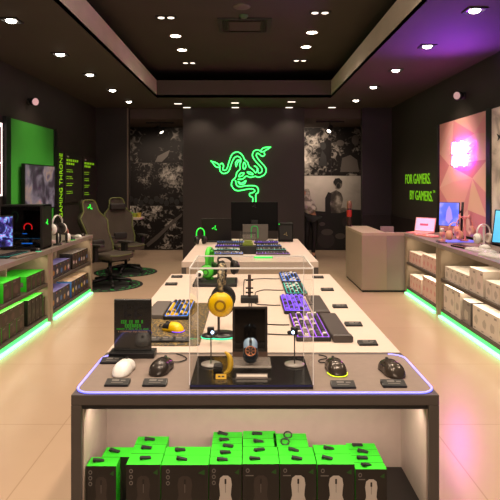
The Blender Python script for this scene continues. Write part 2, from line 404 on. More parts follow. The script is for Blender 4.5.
for k, y in enumerate(RY):
    if k >= 2:
        put_square(2.0, y, ZS, f'square recessed spotlight in the right soffit, {ORD[k-2]} nearest', 'right soffit spotlights')
    lamp_light((1.95, y, ZS - .04), 32, R(115), .8, .05, target=(1.6, y, 0))
# slim spots in the soffit in front of the logo wall
def slim():
    t = thing('slim_downlight', '', 'ceiling light')
    bm = nb(); box(bm, -.085, .085, -.05, .05, -.008, 0, .002); obj('trim_frame', bm, MATTE, t)
    bm = nb(); box(bm, -.07, .07, -.035, .035, -.016, -.008, .003); obj('lamp_lens', bm, LAMPD, t); return t
sl = None
for k, (px, py) in enumerate([(178, 103.2), (235, 102.4), (291.5, 101.3), (188.5, 109), (235.5, 108.6), (288.5, 108.2), (332, 107)]):
    d = d_on(py, ZS); lab = ['left', 'middle', 'right', 'left', 'middle', 'right', 'far right'][k]
    label = f'slim white downlight over the logo wall, {lab} of the {"front" if k < 3 else "rear"} row'
    p = (X_at(px, d), min(d, 11.0 if k < 6 else 11.0), ZS)
    if sl is None: sl = slim(); sl.location = p; sl['label'] = label
    else: dup(sl, p, 0, label)
for o in [o for o in COL.objects if o.name.startswith('slim_downlight')]: o['group'] = 'downlights over the logo wall'
for x in (-.95, -.05, .85): lamp_light((x, 10.55, ZS - .03), 12, R(95), .7, .04, target=(x, 11.1, 1.9))
# round lamps in the coffer
def round_fit():
    t = thing('round_downlight', '', 'ceiling light')
    bm = nb(); lathe(bm, [(.072, 0), (.085, 0), (.085, -.012), (.072, -.012), (.072, 0)], 28); obj('trim_ring', bm, M('warm_white_trim', '#b8ab9c', .5), t)
    bm = nb(); lathe(bm, [(0, -.006), (.072, -.006), (.072, -.001)], 28); obj('lamp_lens', bm, LAMP, t); return t
rf = None
for px, py, lab in [(175.5, 35.5, 'nearest on the left'), (182, 49.5, 'second on the left'), (312, 32, 'nearest on the right'), (306, 46.5, 'second on the right')]:
    d = F * (ZC - CAMZ) / (VY - py); p = (X_at(px, d), d, ZC); label = f'bright round downlight in the raised ceiling, {lab}'
    if rf is None: rf = round_fit(); rf.location = p; rf['label'] = label
    else: dup(rf, p, 0, label)
    lamp_light((p[0], p[1], ZC - .05), 60, R(125), .8, .07)
for o in [o for o in COL.objects if o.name.startswith('round_downlight')]: o['group'] = 'round lamps in the raised ceiling'
for y in (1.2, 3.0, 4.8): 
    for x in (-.8, .75): lamp_light((x, y, ZC - .05), 80, R(130), .8, .07)  # extra lamps out of frame, added without fittings
# twin spots
def twin():
    t = thing('twin_spotlight', '', 'ceiling light')
    bm = nb(); box(bm, -.13, .13, -.06, .06, -.01, 0, .003); obj('trim_frame', bm, MATTE, t)
    for s in (-1, 1):
        bm = nb(); lathe(bm, [(0, -.014), (.032, -.016), (.042, -.012), (.042, -.004)], 18, mx=Matrix.Translation((s * .06, 0, 0))); obj('lamp_lens', bm, LAMPD, t)
    return t
tw = None
for px, py, lab in [(166, 17, 'front left'), (320, 12.2, 'front right'), (189, 62.5, 'rear left'), (300, 60.2, 'rear right')]:
    d = F * (ZC - CAMZ) / (VY - py); p = (X_at(px, d), d, ZC); label = f'black twin spotlight in the raised ceiling, {lab}'
    if tw is None: tw = twin(); tw.location = p; tw['label'] = label
    else: dup(tw, p, 0, label)
for o in [o for o in COL.objects if o.name.startswith('twin_spotlight')]: o['group'] = 'twin spotlights in the raised ceiling'
# air vent, smoke sensor, speaker grille
t = thing('air_vent', 'dark rectangular air vent in the middle of the raised ceiling', 'vent', (-.03, 7.1, ZC))
VM = M('vent_dark', '#221d19', .7)
bm = nb(); box(bm, -.34, .34, -.32, -.26, -.02, 0, .004); box(bm, -.34, .34, .26, .32, -.02, 0, .004); box(bm, -.34, -.28, -.26, .26, -.02, 0, .004); box(bm, .28, .34, -.26, .26, -.02, 0, .004); obj('vent_frame', bm, VM, t)
bm = nb(); box(bm, -.2, .2, -.2, .2, -.022, -.004, .004); obj('vent_core', bm, CEILT, t)
for s in (-1, 1):
    for k in range(3):
        bm = nb(); box(bm, s * (.22 + k * .022) - .004, s * (.22 + k * .022) + .004, -.22, .22, -.03, -.002); obj('vent_slat', bm, VM, t)
bm = nb(); lathe(bm, [(.1, 0), (.1, -.01), (.085, -.018), (0, -.02)], 30); tag(obj('ceiling_speaker', bm, M('speaker_grille', '#5a5046', .7), loc=(-.06, 6.35, ZC)), 'round ceiling speaker grille in front of the air vent', 'speaker')
bm = nb(); lathe(bm, [(.055, 0), (.055, -.015), (.04, -.035), (0, -.04)], 24); tag(obj('ceiling_sensor', bm, M('sensor_green', '#3f5a3a', .6), loc=(-.04, 6.68, ZC)), 'small greenish round sensor between ceiling speaker and air vent', 'sensor')
# track spots by the murals
def track_spot(x, y, z, label, aim):
    t = thing('track_spotlight', label, 'spotlight', (x, y, z), 0, 'track spots at the murals')
    bm = nb(); box(bm, -.3, .3, -.018, .018, -.03, 0, .003); obj('track_rail', bm, MATTE, t)
    bm = nb(); cyl(bm, (0, 0), .012, -.14, -.03, 12); obj('stem', bm, MATTE, t)
    q = (Vector(aim)).to_track_quat('-Z', 'Y').to_matrix().to_4x4(); mx = Matrix.Translation((0, 0, -.17)) @ q
    bm = nb(); lathe(bm, [(0, .1), (.04, .1), (.05, .08), (.055, -.1), (.048, -.1), (.045, -.06), (0, -.06)], 20, mx=mx); obj('lamp_head', bm, MATTE, t)
    bm = nb(); lathe(bm, [(0, -.07), (.044, -.065)], 20, mx=mx); obj('lamp_lens', bm, LAMP, t)
track_spot(X_at(160, 11.9), 11.9, 2.9, 'black track spotlight above the left mural', (.5, -.45, -.7))
track_spot(X_at(330, 11.7), 11.7, 2.9, 'black track spotlight above the right mural, lit', (-.35, -.6, -.6))
lamp_light((X_at(172, 11.9), 11.9, 2.75), 34, R(110), .7, .04, target=(-1.7, 12.95, 1.7))
lamp_light((-2.4, 11.6, 2.75), 34, R(110), .7, .04, target=(-2.3, 12.95, 1.0))
lamp_light((1.35, 11.9, 2.75), 55, R(120), .7, .04, target=(1.35, 12.95, 1.9))
lamp_light((2.2, 11.6, 2.75), 14, R(120), .7, .04, target=(2.2, 12.4, 0))
lamp_light((-1.7, 11.5, 2.75), 18, R(120), .7, .04, target=(-1.9, 12.2, 0))
# wall spots
def wall_spot(x, y, z, s, label):
    t = thing('wall_spotlight', label, 'spotlight', (x, y, z))
    bm = nb(); lathe(bm, [(0, 0), (.05, 0), (.05, .02), (0, .025)], 20, mx=Matrix.Rotation(s * PI / 2, 4, 'Y')); obj('wall_plate', bm, MATTE, t)
    mx = Matrix.Translation((s * .09, -.02, 0)) @ Vector((s * .8, -.6, -.12)).to_track_quat('Z', 'Y').to_matrix().to_4x4()
    bm = nb(); lathe(bm, [(0, -.05), (.05, -.045), (.062, .03), (.06, .04), (.05, .04)], 20, mx=mx); obj('lamp_head', bm, MATTE, t)
    bm = nb(); lathe(bm, [(0, .036), (.052, .036)], 20, mx=mx); obj('lamp_face', bm, M('pinkish_lens', '#d0a8a8', .4, emit='#d8b0b0', es=.35), t)
wall_spot(XL, 7.66, 2.71, 1, 'small round wall spotlight above the green panel')
wall_spot(XR, 7.38, 2.75, -1, 'small round wall spotlight above the pink panel')

# ================================================================== LOGO (three snakes in green neon)
def zA(p): return [(208 + x / 12.5, 148 + y / 12.5) for x, y in p]
def zB(p): return [(238 + x / 12.5, 142 + y / 12.5) for x, y in p]
def zC(p): return [(225 + x / 12.5, 165 + y / 12.5) for x, y in p]
logo = thing('neon_logo', 'green neon emblem of three entwined snakes on the dark centre wall', 'neon sign', (X_at(244, YB), YB, Z_at(174, YB)))
paths = [
 (zA([(150, 235), (150, 280), (180, 315), (225, 315), (265, 280), (300, 180), (330, 125), (365, 105), (402, 122), (412, 160), (396, 210), (402, 262), (362, 305), (345, 365), (303, 412), (293, 460)]) + zC([(85, 260), (120, 308), (180, 320), (290, 300), (350, 300), (372, 325), (345, 345), (310, 355), (310, 385), (345, 410), (345, 470)]), 0),
 (zA([(150, 205), (178, 193), (196, 225), (185, 265), (207, 280), (237, 258), (265, 170), (295, 90), (340, 55), (385, 55), (430, 90), (455, 140)]) + zB([(120, 255), (140, 310), (190, 350), (220, 385), (240, 350), (232, 315), (200, 300)]), 0),
 (zB([(248, 330), (255, 385), (295, 375), (292, 325), (210, 230), (180, 170), (195, 120), (235, 100), (275, 112), (295, 130)]), 0),
 (zC([(160, 180), (220, 175), (265, 140), (320, 155), (375, 142)]) + zB([(260, 440), (320, 415), (350, 370), (340, 315), (270, 235), (230, 175), (240, 142), (270, 155), (300, 180), (332, 165), (325, 130)]), 0),
 (zC([(130, 190), (150, 258), (200, 270), (260, 260), (370, 260), (410, 290), (415, 340), (385, 372), (385, 470)]), 0),
 (zA([(55, 172), (115, 192), (152, 235), (110, 240), (78, 212)]), 1),
 (zB([(285, 112), (320, 75), (398, 66), (362, 95), (312, 122)]), 1),
 (zC([(172, 145), (195, 105), (238, 100), (215, 135)]), 1),
 (zC([(278, 88), (315, 90), (352, 118), (310, 115)]), 1),
 (zA([(450, 178), (474, 225), (456, 265), (438, 240)]), 1),
 (zA([(355, 238), (345, 190), (372, 152), (402, 160), (372, 180), (362, 215)]), 0),
 (zC([(165, 205), (205, 228), (262, 195), (240, 235), (190, 240)]), 1),
 (zA([(35, 160), (62, 178)]), 0), (zB([(385, 70), (412, 64)]), 0),
]
lo = logo.location
bm = nb()
for x, y in ((221, 173), (240, 160), (272, 152), (264, 181), (234, 187), (255, 190)): tube(bm, [(X_at(x, YB) - lo.x, -.03, Z_at(y, YB) - lo.z), (X_at(x, YB) - lo.x, 0, Z_at(y, YB) - lo.z)], .008, 8)
obj('sign_mounts', bm, MATTE, logo)
for p, closed in paths:
    q = [(X_at(x, YB) - lo.x, -.03, Z_at(y, YB) - lo.z) for x, y in p]
    bm = nb(); tube(bm, catmull(q, 5, bool(closed)) if len(q) > 2 else q, .0088, 8, bool(closed)); obj('neon_tube', bm, NEONG, logo)

# ================================================================== LEFT WALL
PT = .03
t = thing('green_panel', 'tall bright green wall panel with black side frames', 'wall panel', (XL, 0, .9))
ya, yb = d_wall(9.5, XL + PT), d_wall(53.5, XL + PT)
bm = nb(); box(bm, .001, PT, ya, yb, 0, 1.51); obj('panel_face', bm, M('panel_green', '#45b23c', .5, noise=.08, nscale=3), t)
bm = nb(); box(bm, .001, PT + .02, d_wall(4.8, XL + PT), ya, -.05, 1.515); obj('side_frame', bm, BLACK, t)
bm = nb(); box(bm, .001, PT + .02, yb, d_wall(56, XL + PT), -.05, 1.515); obj('side_frame', bm, BLACK, t)
# far left red framed picture with white edge light
t = thing('red_picture', 'red wall picture with a glowing white frame at the left edge', 'picture', (XL, 0, 1.42))
yc = d_wall(2.4, XL + .03)
bm = nb(); box(bm, .001, .02, yc - 1.3, yc, 0, .85); obj('picture_face', bm, M('deep_red', '#7a2a22', .5), t)
WL = M('edge_light_white', '#ffffff', .4, emit='#fff0ea', es=.9)
for (a, b, c, d_) in ((yc - .012, yc, 0, .9), (yc - 1.3, yc - .02, .88, .9), (yc - 1.3, yc - .02, .4, .415), (yc - 1.3, yc - .02, 0, .02)):
    bm = nb(); box(bm, .002, .03, a, b, c, d_); obj('frame_light', bm, WL, t)
# wall display
ya, yb = 7.28, 8.42
t = thing('wall_display', 'wide black wall screen showing a cloudy battle scene before green panel', 'screen', (XL + .06, 0, 1.2))
bm = nb(); box(bm, 0, .05, ya, yb, 0, .64, .006); obj('screen_housing', bm, BLACK, t)
bm = nb(); quad(bm, [(.0515, ya + .015, .02), (.0515, yb - .015, .02), (.0515, yb - .015, .625), (.0515, ya + .015, .625)])
obj('screen_picture', bm, ramp_mat('battle_clouds', 'noise', 3.2, [(.3, '#120f16'), (.46, '#3c3440'), (.56, '#6f6a78'), (.64, '#8d7a70'), (.78, '#25305a')], .3, es=.35, dist=.6), t)
bm = nb(); box(bm, -.06, 0, (ya+yb)/2 - .1, (ya+yb)/2 + .1, .2, .4); obj('wall_bracket', bm, MATTE, t)
# vertical "GAMING THRONE" column
ya, yb = d_wall(57.5, XL + .05), d_wall(64, XL + .05)
t = thing('throne_banner', 'narrow dark vertical banner with green lettering GAMING THRONE', 'banner', (XL, (ya + yb) / 2, .9))
hw = (yb - ya) / 2
bm = nb(); box(bm, .001, .05, -hw, hw, 0, Z_at(151, 8.9) - .9); obj('banner_board', bm, M('banner_black', '#1d1816', .5), t)
bm = text_mesh('GAMING THRONE', .3, .004); bx0, bx1, by0, by1 = bounds(bm)
zlo, zhi = Z_at(218, 8.9) - .9, Z_at(153.5, 8.9) - .9
s1, s2 = (zhi - zlo) / (bx1 - bx0), (2 * hw * .46) / (by1 - by0)
# text x -> up (z), text y -> -Y direction (reads bottom to top), text z -> +X
fit(bm, Matrix(((0, 0, 1, .052), (0, s2 * 1.0, 0, -(by0 + by1) / 2 * s2), (s1, 0, 0, zlo - bx0 * s1), (0, 0, 0, 1))))
# mirrored check: viewed from +X, letters tops must face towards the left of a reader whose head is tilted left
for v in bm.verts: v.co.y = -v.co.y
obj('banner_lettering', bm, TXTG, t)
# two spec posters
def spec_poster(pa, pb, ztop, zbot, label):
    ya, yb = d_wall(pa, XL + .03), d_wall(pb, XL + .03); w = yb - ya; h = ztop - zbot
    t = thing('spec_poster', label, 'poster', (XL, ya, zbot), 0, 'chair posters on the left wall')
    bm = nb(); box(bm, .001, .03, 0, w, 0, h); obj('poster_board', bm, M('poster_dark', '#2b2421', .5, noise=.1, nscale=6), t)
    bm = nb(); rs = random.Random(pa)
    def line(y0, z, n, lh, lw):
        y = y0
        for k in range(n):
            ww = lw * rs.uniform(.6, 1.1)
            quad(bm, [(.0315, y, z), (.0315, y + ww, z), (.0315, y + ww, z + lh), (.0315, y, z + lh)]); y += ww * 1.35
    line(.08 * w, .84 * h, 6, .045 * h, .1 * w); line(.08 * w, .77 * h, 4, .045 * h, .1 * w)
    for zz in (.66, .62, .52, .48, .38, .34, .22, .18): line(.08 * w, zz * h, 5, .014 * h, .06 * w)
    obj('poster_lettering', bm, TXTG, t)
    bm = nb(); quad(bm, [(.0315, .1*w, .92*h), (.0315, .22*w, .92*h), (.0315, .22*w, .95*h), (.0315, .1*w, .95*h)]); obj('poster_emblem', bm, OFFW, t)
spec_poster(65, 82, 2.08, 1.25, 'dark chair poster with two green heading lines, nearer of the pair')
spec_poster(83.2, 96.5, 2.07, 1.2, 'dark chair poster with small green lines, farther of the pair')

# ================================================================== RIGHT WALL
ya, yb = d_wall(487, XR - .03), d_wall(439.6, XR - .03)
t = thing('pink_panel', 'tall pink and peach faceted wall panel behind the right counter', 'wall panel', (XR, 0, .88))
W = yb - ya; H = 1.575
bm = nb(); box(bm, -.028, -.001, ya, yb, 0, H)
rs = random.Random(3); gx, gz = 3, 5
P = [[Vector((-.0295, ya + W * min(1, max(0, (i + (rs.uniform(-.38, .38) if 0 < i < gx else 0)) / gx)), H * min(1, max(0, (j + (rs.uniform(-.42, .42) if 0 < j < gz else 0)) / gz)))) for i in range(gx + 1)] for j in range(gz + 1)]
for j in range(gz):
    for i in range(gx):
        a, b, c, d = P[j][i], P[j][i+1], P[j+1][i+1], P[j+1][i]
        tris = ((a, b, c), (a, c, d)) if (i + j) % 2 else ((a, b, d), (b, c, d))
        for tr in tris: quad(bm, tr, rs.choice([1, 2, 3, 4, 5]))
obj('panel_face', bm, [M('pink0', '#e8a09c', .6), M('pink1', '#e59a9c', .6), M('pink2', '#f0b0a6', .6), M('pink3', '#efc2a6', .6), M('pink4', '#dd8a90', .6), M('pink5', '#f2bcb2', .6)], t, fix=False)
bm = nb(); box(bm, -.05, -.001, yb, yb + .06, -.05, H); obj('side_frame', bm, BLACK, t)
# neon sign on it: two rows of glowing hand-written strokes
NEONP = M('neon_magenta', '#ffd0ff', .3, emit='#f858f8', es=20)
NEONL = M('neon_lilac', '#c090ff', .3, emit='#b060ff', es=1.6)
yn0, yn1 = d_wall(466.5, XR - .08), d_wall(452.5, XR - .08)
t = thing('neon_sign', 'blazing magenta neon sign of two scribbled rows on pink panel', 'neon sign', (XR - .08, 0, 0))
zt, zm, zb = Z_at(141.5, 7.4), Z_at(154.5, 7.4), Z_at(167, 7.4)
def strokes(a, b, z0, z1, n, ph):
    pts = []
    for k in range(n * 2 + 1):
        f = k / (n * 2); top = k % 2
        pts.append((0, b + (a - b) * f, (z1 - .02 if top else z0 + .02) + .012 * math.sin(k * 2.3 + ph)))
    return pts
bm = nb(); tube(bm, catmull(strokes(yn0, yn1, zm, zt, 7, 0), 5), .015, 8); obj('neon_tube', bm, NEONP, t)
bm = nb(); tube(bm, catmull(strokes(yn0, yn1, zb, zm, 6, 1), 5), .015, 8); obj('neon_tube', bm, NEONP, t)
yl0, yl1 = d_wall(473.5, XR - .08), yn0 - .03
for (z0, z1) in ((zm + .03, zt - .02), (zb + .05, zm - .04)):
    bm = nb()
    pts = [(.02, yl1, z1), (.02, yl0, z1 - .02), (.02, yl1, (z0 + z1) / 2), (.02, yl0 + .03, (z0 + z1) / 2 - .02), (.02, yl1, z0)]
    tube(bm, catmull(pts, 5), .01, 8); obj('neon_tube', bm, NEONL, t)['label'] = 'dim lilac tube'
bm = nb()
for yy in (yn0 + .05, yn1 - .05): tube(bm, [(.0, yy, zm), (.0505, yy, zm)], .008, 8)
obj('sign_spacer', bm, STEEL, t)
# marble panel
ya2, yb2 = d_wall(530, XR - .03), d_wall(491.5, XR - .03)
t = thing('marble_panel', 'white veined wall panel at the right edge', 'wall panel', (XR, 0, .88))
bm = nb(); box(bm, -.028, -.001, ya2, yb2, 0, H); obj('panel_face', bm, ramp_mat('white_marble', 'noise', 2.2, [(.38, '#a89a92'), (.47, '#d8c9be'), (.6, '#efe3d8')], .4, dist=1.2), t)
bm = nb(); box(bm, -.045, -.001, yb2, ya, -.05, H + .02); obj('side_frame', bm, BLACK, t)
ym, zz = d_wall(498.5, XR - .03), Z_at(138, 6.4) - .88
bm = nb(); quad(bm, [(-.0295, ym + .05, zz + .05), (-.0295, ym + .01, zz + .0), (-.0295, ym + .03, zz - .04), (-.0295, ym - .05, zz - .01), (-.0295, ym - .16, zz + .02), (-.0295, ym - .03, zz + .02)]); obj('printed_mark', bm, MATTE, t, fix=False)
# lettering
def wall_text(s, pa, pb, yt, ybt, label, tm=False):
    xw = XR - .012; da, db = d_wall(pa, xw), d_wall(pb, xw); dm = (da + db) / 2
    bm = text_mesh(s, .3, .004); bx0, bx1, by0, by1 = bounds(bm)
    z1, z0 = Z_at(yt, dm), Z_at(ybt, dm); s1 = (da - db) / (bx1 - bx0); s2 = (z1 - z0) / (by1 - by0)
    fit(bm, Matrix(((0, 0, -1, 0), (-s1, 0, 0, bx0 * s1), (0, s2, 0, -by0 * s2), (0, 0, 0, 1))))
    if tm:
        b2 = text_mesh('TM', .06, .002); fit(b2, Matrix(((0, 0, -1, 0), (-1.2, 0, 0, -(da - db) - .02), (0, 1, 0, (z1 - z0) * .85), (0, 0, 0, 1))))
        me = bpy.data.meshes.new('x'); b2.to_mesh(me); bm.from_mesh(me); b2.free(); bpy.data.meshes.remove(me)
    tag(obj('wall_lettering', bm, M('letter_lime', '#7cc81c', .5, emit='#80d020', es=.32), loc=(xw, da, z0), fix=True), label, 'wall lettering')
wall_text('FOR GAMERS.', 405.5, 430.5, 173.8, 183.8, 'lime green wall letters reading FOR GAMERS, upper line')
wall_text('BY GAMERS.', 410, 432.5, 190.8, 200.4, 'lime green wall letters reading BY GAMERS, lower line', True)

# ================================================================== SIDE COUNTERS
def counter(name, label, side, y0, y1, xf, xb, h, divs, lightw=1.7):
    """side=-1 left (front face at xf facing +X), +1 right; built in local coordinates, s = inward direction"""
    t = thing('display_counter', label, 'counter', (xf, (y0 + y1) / 2, 0))
    D = abs(xb - xf); L = y1 - y0; s = side
    def B(bm, d0, d1, a, b, z0, z1, bev=.002): box(bm, min(s*d0, s*d1), max(s*d0, s*d1), a, b, z0, z1, bev)
    hl = L / 2
    bm = nb(); B(bm, -.01, D, -hl, hl, h - .05, h, .004); obj('worktop', bm, CTOP, t)
    for e in (-1, 1):
        bm = nb(); B(bm, 0, D, e*hl - (.08 if e > 0 else 0), e*hl + (.08 if e < 0 else 0), 0, h - .05); obj('side_panel', bm, CABI, t)
    bm = nb(); B(bm, D - .02, D, -hl + .08, hl - .08, .06, h - .05); obj('back_panel', bm, M('cabinet_back', '#b8a48c', .6), t)
    bm = nb(); B(bm, .0, D - .02, -hl + .08, hl - .08, .07, .1); obj('bottom_panel', bm, CABS, t)
    bm = nb(); B(bm, .0, D - .02, -hl + .08, hl - .08, .425, .46); obj('shelf', bm, CABS, t)
    for dv in divs:
        for z0, z1 in ((.46, h - .05), (.1, .425)):
            bm = nb(); B(bm, .22, D - .02, dv - .01 - (y0+y1)/2, dv + .01 - (y0+y1)/2, z0, z1); obj('divider', bm, CABI, t)
    bm = nb(); B(bm, .09, .11, -hl + .08, hl - .08, 0, .07); obj('toe_kick', bm, MATTE, t)
    bm = nb(); B(bm, .002, .012, -hl + .08, hl - .08, .03, .0695); obj('led_line', bm, LEDG2, t)
    bm = nb(); B(bm, -.035, .02, -hl + .08, hl - .08, .001, .028, .006); obj('floor_glare_bar', bm, GLAREG, t)  # glowing bar imitating the whitish glare of the LEDs on the floor
    for z in (h - .055, .42):
        l = bpy.data.lights.new('shelf_light', 'AREA'); l.shape = 'RECTANGLE'; l.size = .03; l.size_y = L - .25; l.energy = lightw * L / 1.6; l.color = (1, .82, .6)
        o = bpy.data.objects.new('shelf_light', l); COL.objects.link(o); o.location = (xf + s * .05, (y0+y1)/2, z - .006); o.rotation_euler = (0, R(s * -25), 0)
    return t
HL, HR = .835, .86
XFL, XFR = -2.23, 2.28
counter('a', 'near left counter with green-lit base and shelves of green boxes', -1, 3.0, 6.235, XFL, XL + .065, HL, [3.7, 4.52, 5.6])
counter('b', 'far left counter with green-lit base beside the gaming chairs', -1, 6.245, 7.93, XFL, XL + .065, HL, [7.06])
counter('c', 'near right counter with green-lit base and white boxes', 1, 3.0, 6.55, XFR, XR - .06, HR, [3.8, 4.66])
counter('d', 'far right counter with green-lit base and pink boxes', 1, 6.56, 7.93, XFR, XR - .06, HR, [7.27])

# ------------------------------------------------------------------ product boxes on the side shelves
def carton(w, d, h, side, mats, seed):
    """aisle face at local x=0, depth goes outwards (side), width along y; slots: 0 body 1 top 2 near side 3 print a 4 print b"""
    bm = nb(); r = random.Random(seed); s = side
    x0, x1 = 0, s * d
    V = [(x0, -w/2, 0), (x0, w/2, 0), (x1, w/2, 0), (x1, -w/2, 0)]
    T = [(a, b, h) for a, b, _ in V]
    quad(bm, T, 1); quad(bm, V[::-1], 0); quad(bm, [V[0], V[1], T[1], T[0]], 0); quad(bm, [V[2], V[3], T[3], T[2]], 0)
    quad(bm, [V[3], V[0], T[0], T[3]], 2); quad(bm, [V[1], V[2], T[2], T[1]], 2)
    bmesh.ops.remove_doubles(bm, verts=bm.verts, dist=1e-5)
    e = -s * .0008
    def pr(ya, yb, za, zb, mi): quad(bm, [(e, ya, za), (e, yb, za), (e, yb, zb), (e, ya, zb)], mi)
    pr(-w*.4, -w*.1, h*.82, h*.9, 3)
    n = r.choice([5, 7, 9]); cx, cz, rr = r.uniform(-.08, .1) * w, h * r.uniform(.36, .46), min(w, h) * .26
    quad(bm, [(e, cx + rr * 1.0 * math.cos(2*PI*k/n + .4), cz + rr * (.8 + .35 * (k % 2)) * math.sin(2*PI*k/n + .4)) for k in range(n)], 4)
    pr(w*.12, w*.38, h*.06, h*.11, 3)
    # the far side facing the camera gets a small print too
    quad(bm, [(x0 + s*d*.2, -w/2 - .0008, h*.3), (x0 + s*d*.75, -w/2 - .0008, h*.3), (x0 + s*d*.75, -w/2 - .0008, h*.62), (x0 + s*d*.2, -w/2 - .0008, h*.62)], 3)
    return obj('product_box', bm, mats)
BG = [BOXBRN, GREEN, GREEN, GREYP, M('print_rust', '#584540', .6)]
BK = [BOXBRN, M('box_top_grey', '#4d4440', .5), BOXBLK, GREYP, OFFW]
BK2 = [BOXBLK, GREEN, BOXBLK, GREYP, M('print_dim', '#50463f', .6)]
BB = [M('box_slate', '#35323a', .5), M('box_violet', '#433d74', .5), M('box_blue', '#34508c', .5), GREYP, M('print_orange', '#a87a40', .6)]
BB2 = [BOXBRN, M('box_tan', '#8a7258', .5), M('box_blue2', '#3f74b8', .5), GREYP, M('print_yellow', '#d8d020', .6)]
BPK = [M('box_pale_pink', '#e0bcb0', .5), M('box_cream_top', '#efe0d4', .5), M('box_cream', '#f0dccd', .5), M('print_salmon', '#c77a70', .6), M('print_rose', '#d99a94', .6)]
BWH = [M('box_white', '#d9ccc0', .5), M('box_white_top', '#f1e7dc', .5), M('box_white_side', '#c9bcaf', .5), M('print_silver', '#9b9088', .6), M('print_pale', '#b8aca2', .6)]
BGY = [M('box_greyside', '#8d8580', .5), M('box_white_top', '#f1e7dc'), M('box_dark_grey', '#5a5450', .5), GREYP, M('print_pale', '#b8aca2')]  # grey box with a pale top and darker grey sides
ZSH, ZBT = .461, .101
GRP = {}
def row(side, xf, y0, n, w, d, h, z, mats, desc, where, group, gap=.006, rows=1, xoff=.03, stack=1):
    """n boxes along the aisle starting at y0 (nearest the camera)"""
    proto = {}
    for r in range(rows):
        for k in range(n):
            for s in range(stack):
                pos = (xf + side * (xoff + r * (d + .006)), y0 + w/2 + k * (w + gap), z + s * (h + .001))
                lab = f'{desc}, {ORD[k]} along the {where}'
                if rows > 1: lab += f', {["front", "second", "third"][r]} row'
                if stack > 1: lab += f', {["bottom", "top"][s]} layer'
                v = (k * 2 + r + s) % 3; mv = list(mats)
                if mats in (BB, BB2, BK): mv[4] = [mats[4], M('print_sky', '#4a6fa8', .6), OFFW][v]; mv[3] = [GREYP, M('print_olive', '#8a8a48', .6), M('print_rose2', '#9a5a5a', .6)][v]
                if v not in proto: o = proto[v] = carton(w, d, h, side, mv, int(y0 * 100) * 3 + int(z * 10) + v * 17)
                else: o = dup(proto[v])
                o.location = pos; o.rotation_euler = (0, 0, random.uniform(-.025, .025)); tag(o, lab, 'product box', group)
# near left cabinet
A = 'near left'
row(-1, XFL, 4.62, 2, .17, .2, .14, ZSH, BG, 'black box with green top', 'near left upper shelf, near end', 'green boxes, near left upper shelf', rows=2)
row(-1, XFL, 5.10, 2, .19, .26, .185, ZSH, BG, 'large green-edged box', 'near left upper shelf', 'green boxes, near left upper shelf', rows=1)
row(-1, XFL, 5.64, 4, .118, .17, .155, ZSH, BG, 'green-topped box', 'near left upper shelf, far end', 'green boxes, near left upper shelf', rows=2, gap=.008)
row(-1, XFL, 4.55, 6, .165, .22, .14, ZBT, BG, 'brown-black box', 'near left lower shelf', 'stacked boxes, near left lower shelf', stack=2)
row(-1, XFL, 5.67, 4, .1, .25, .265, ZBT, BK2, 'tall black box', 'near left lower shelf, far end', 'tall black boxes, near left lower shelf')
row(-1, XFL, 6.095, 1, .055, .2, .21, ZBT, BG, 'slim green-topped box', 'near left lower shelf, against the post', 'tall black boxes, near left lower shelf')
# far left cabinet
row(-1, XFL, 6.36, 5, .13, .18, .16, ZSH, BB, 'violet-topped box', 'far left upper shelf', 'boxes in the far left cabinet', rows=1)
row(-1, XFL, 7.12, 6, .108, .17, .2, ZSH, BK, 'dark box with pale figure', 'far left upper shelf', 'boxes in the far left cabinet', rows=1)
row(-1, XFL, 6.36, 5, .125, .2, .2, ZBT, BB, 'blue-sided box', 'far left lower shelf', 'boxes in the far left cabinet')
row(-1, XFL, 7.08, 6, .118, .2, .21, ZBT, BB2, 'brown box with yellow spot', 'far left lower shelf', 'boxes in the far left cabinet')
# far right cabinet
row(1, XFR, 7.29, 4, .13, .16, .155, ZSH, BPK, 'pale pink box', 'far right upper shelf, far half', 'boxes in the far right cabinet')
row(1, XFR, 6.68, 4, .135, .18, .19, ZSH, BPK, 'pink and cream box', 'far right upper shelf, near half', 'boxes in the far right cabinet', stack=1)
row(1, XFR, 7.3, 4, .12, .18, .19, ZBT, BPK, 'rose box', 'far right lower shelf, far half', 'boxes in the far right cabinet')
row(1, XFR, 6.7, 4, .13, .22, .26, ZBT, BPK, 'tall cream and pink box', 'far right lower shelf, near half', 'boxes in the far right cabinet')
# near right cabinet
row(1, XFR, 5.74, 5, .13, .17, .15, ZSH, BWH, 'white box', 'near right upper shelf, far end', 'boxes in the near right cabinet', rows=2)
row(1, XFR, 5.38, 2, .165, .24, .25, ZSH, BWH, 'tall white box', 'near right upper shelf, middle', 'boxes in the near right cabinet')
row(1, XFR, 4.75, 4, .14, .2, .18, ZSH, BWH, 'plain white box', 'near right upper shelf, near end', 'boxes in the near right cabinet')
row(1, XFR, 5.95, 3, .165, .25, .29, ZBT, BWH, 'large white box', 'near right lower shelf, far end', 'boxes in the near right cabinet')
row(1, XFR, 5.68, 1, .22, .2, .24, ZBT, BGY, 'grey-sided white box', 'near right lower shelf, middle', 'boxes in the near right cabinet')
row(1, XFR, 4.7, 5, .18, .25, .24, ZBT, BWH, 'wide white box', 'near right lower shelf, near end', 'boxes in the near right cabinet')

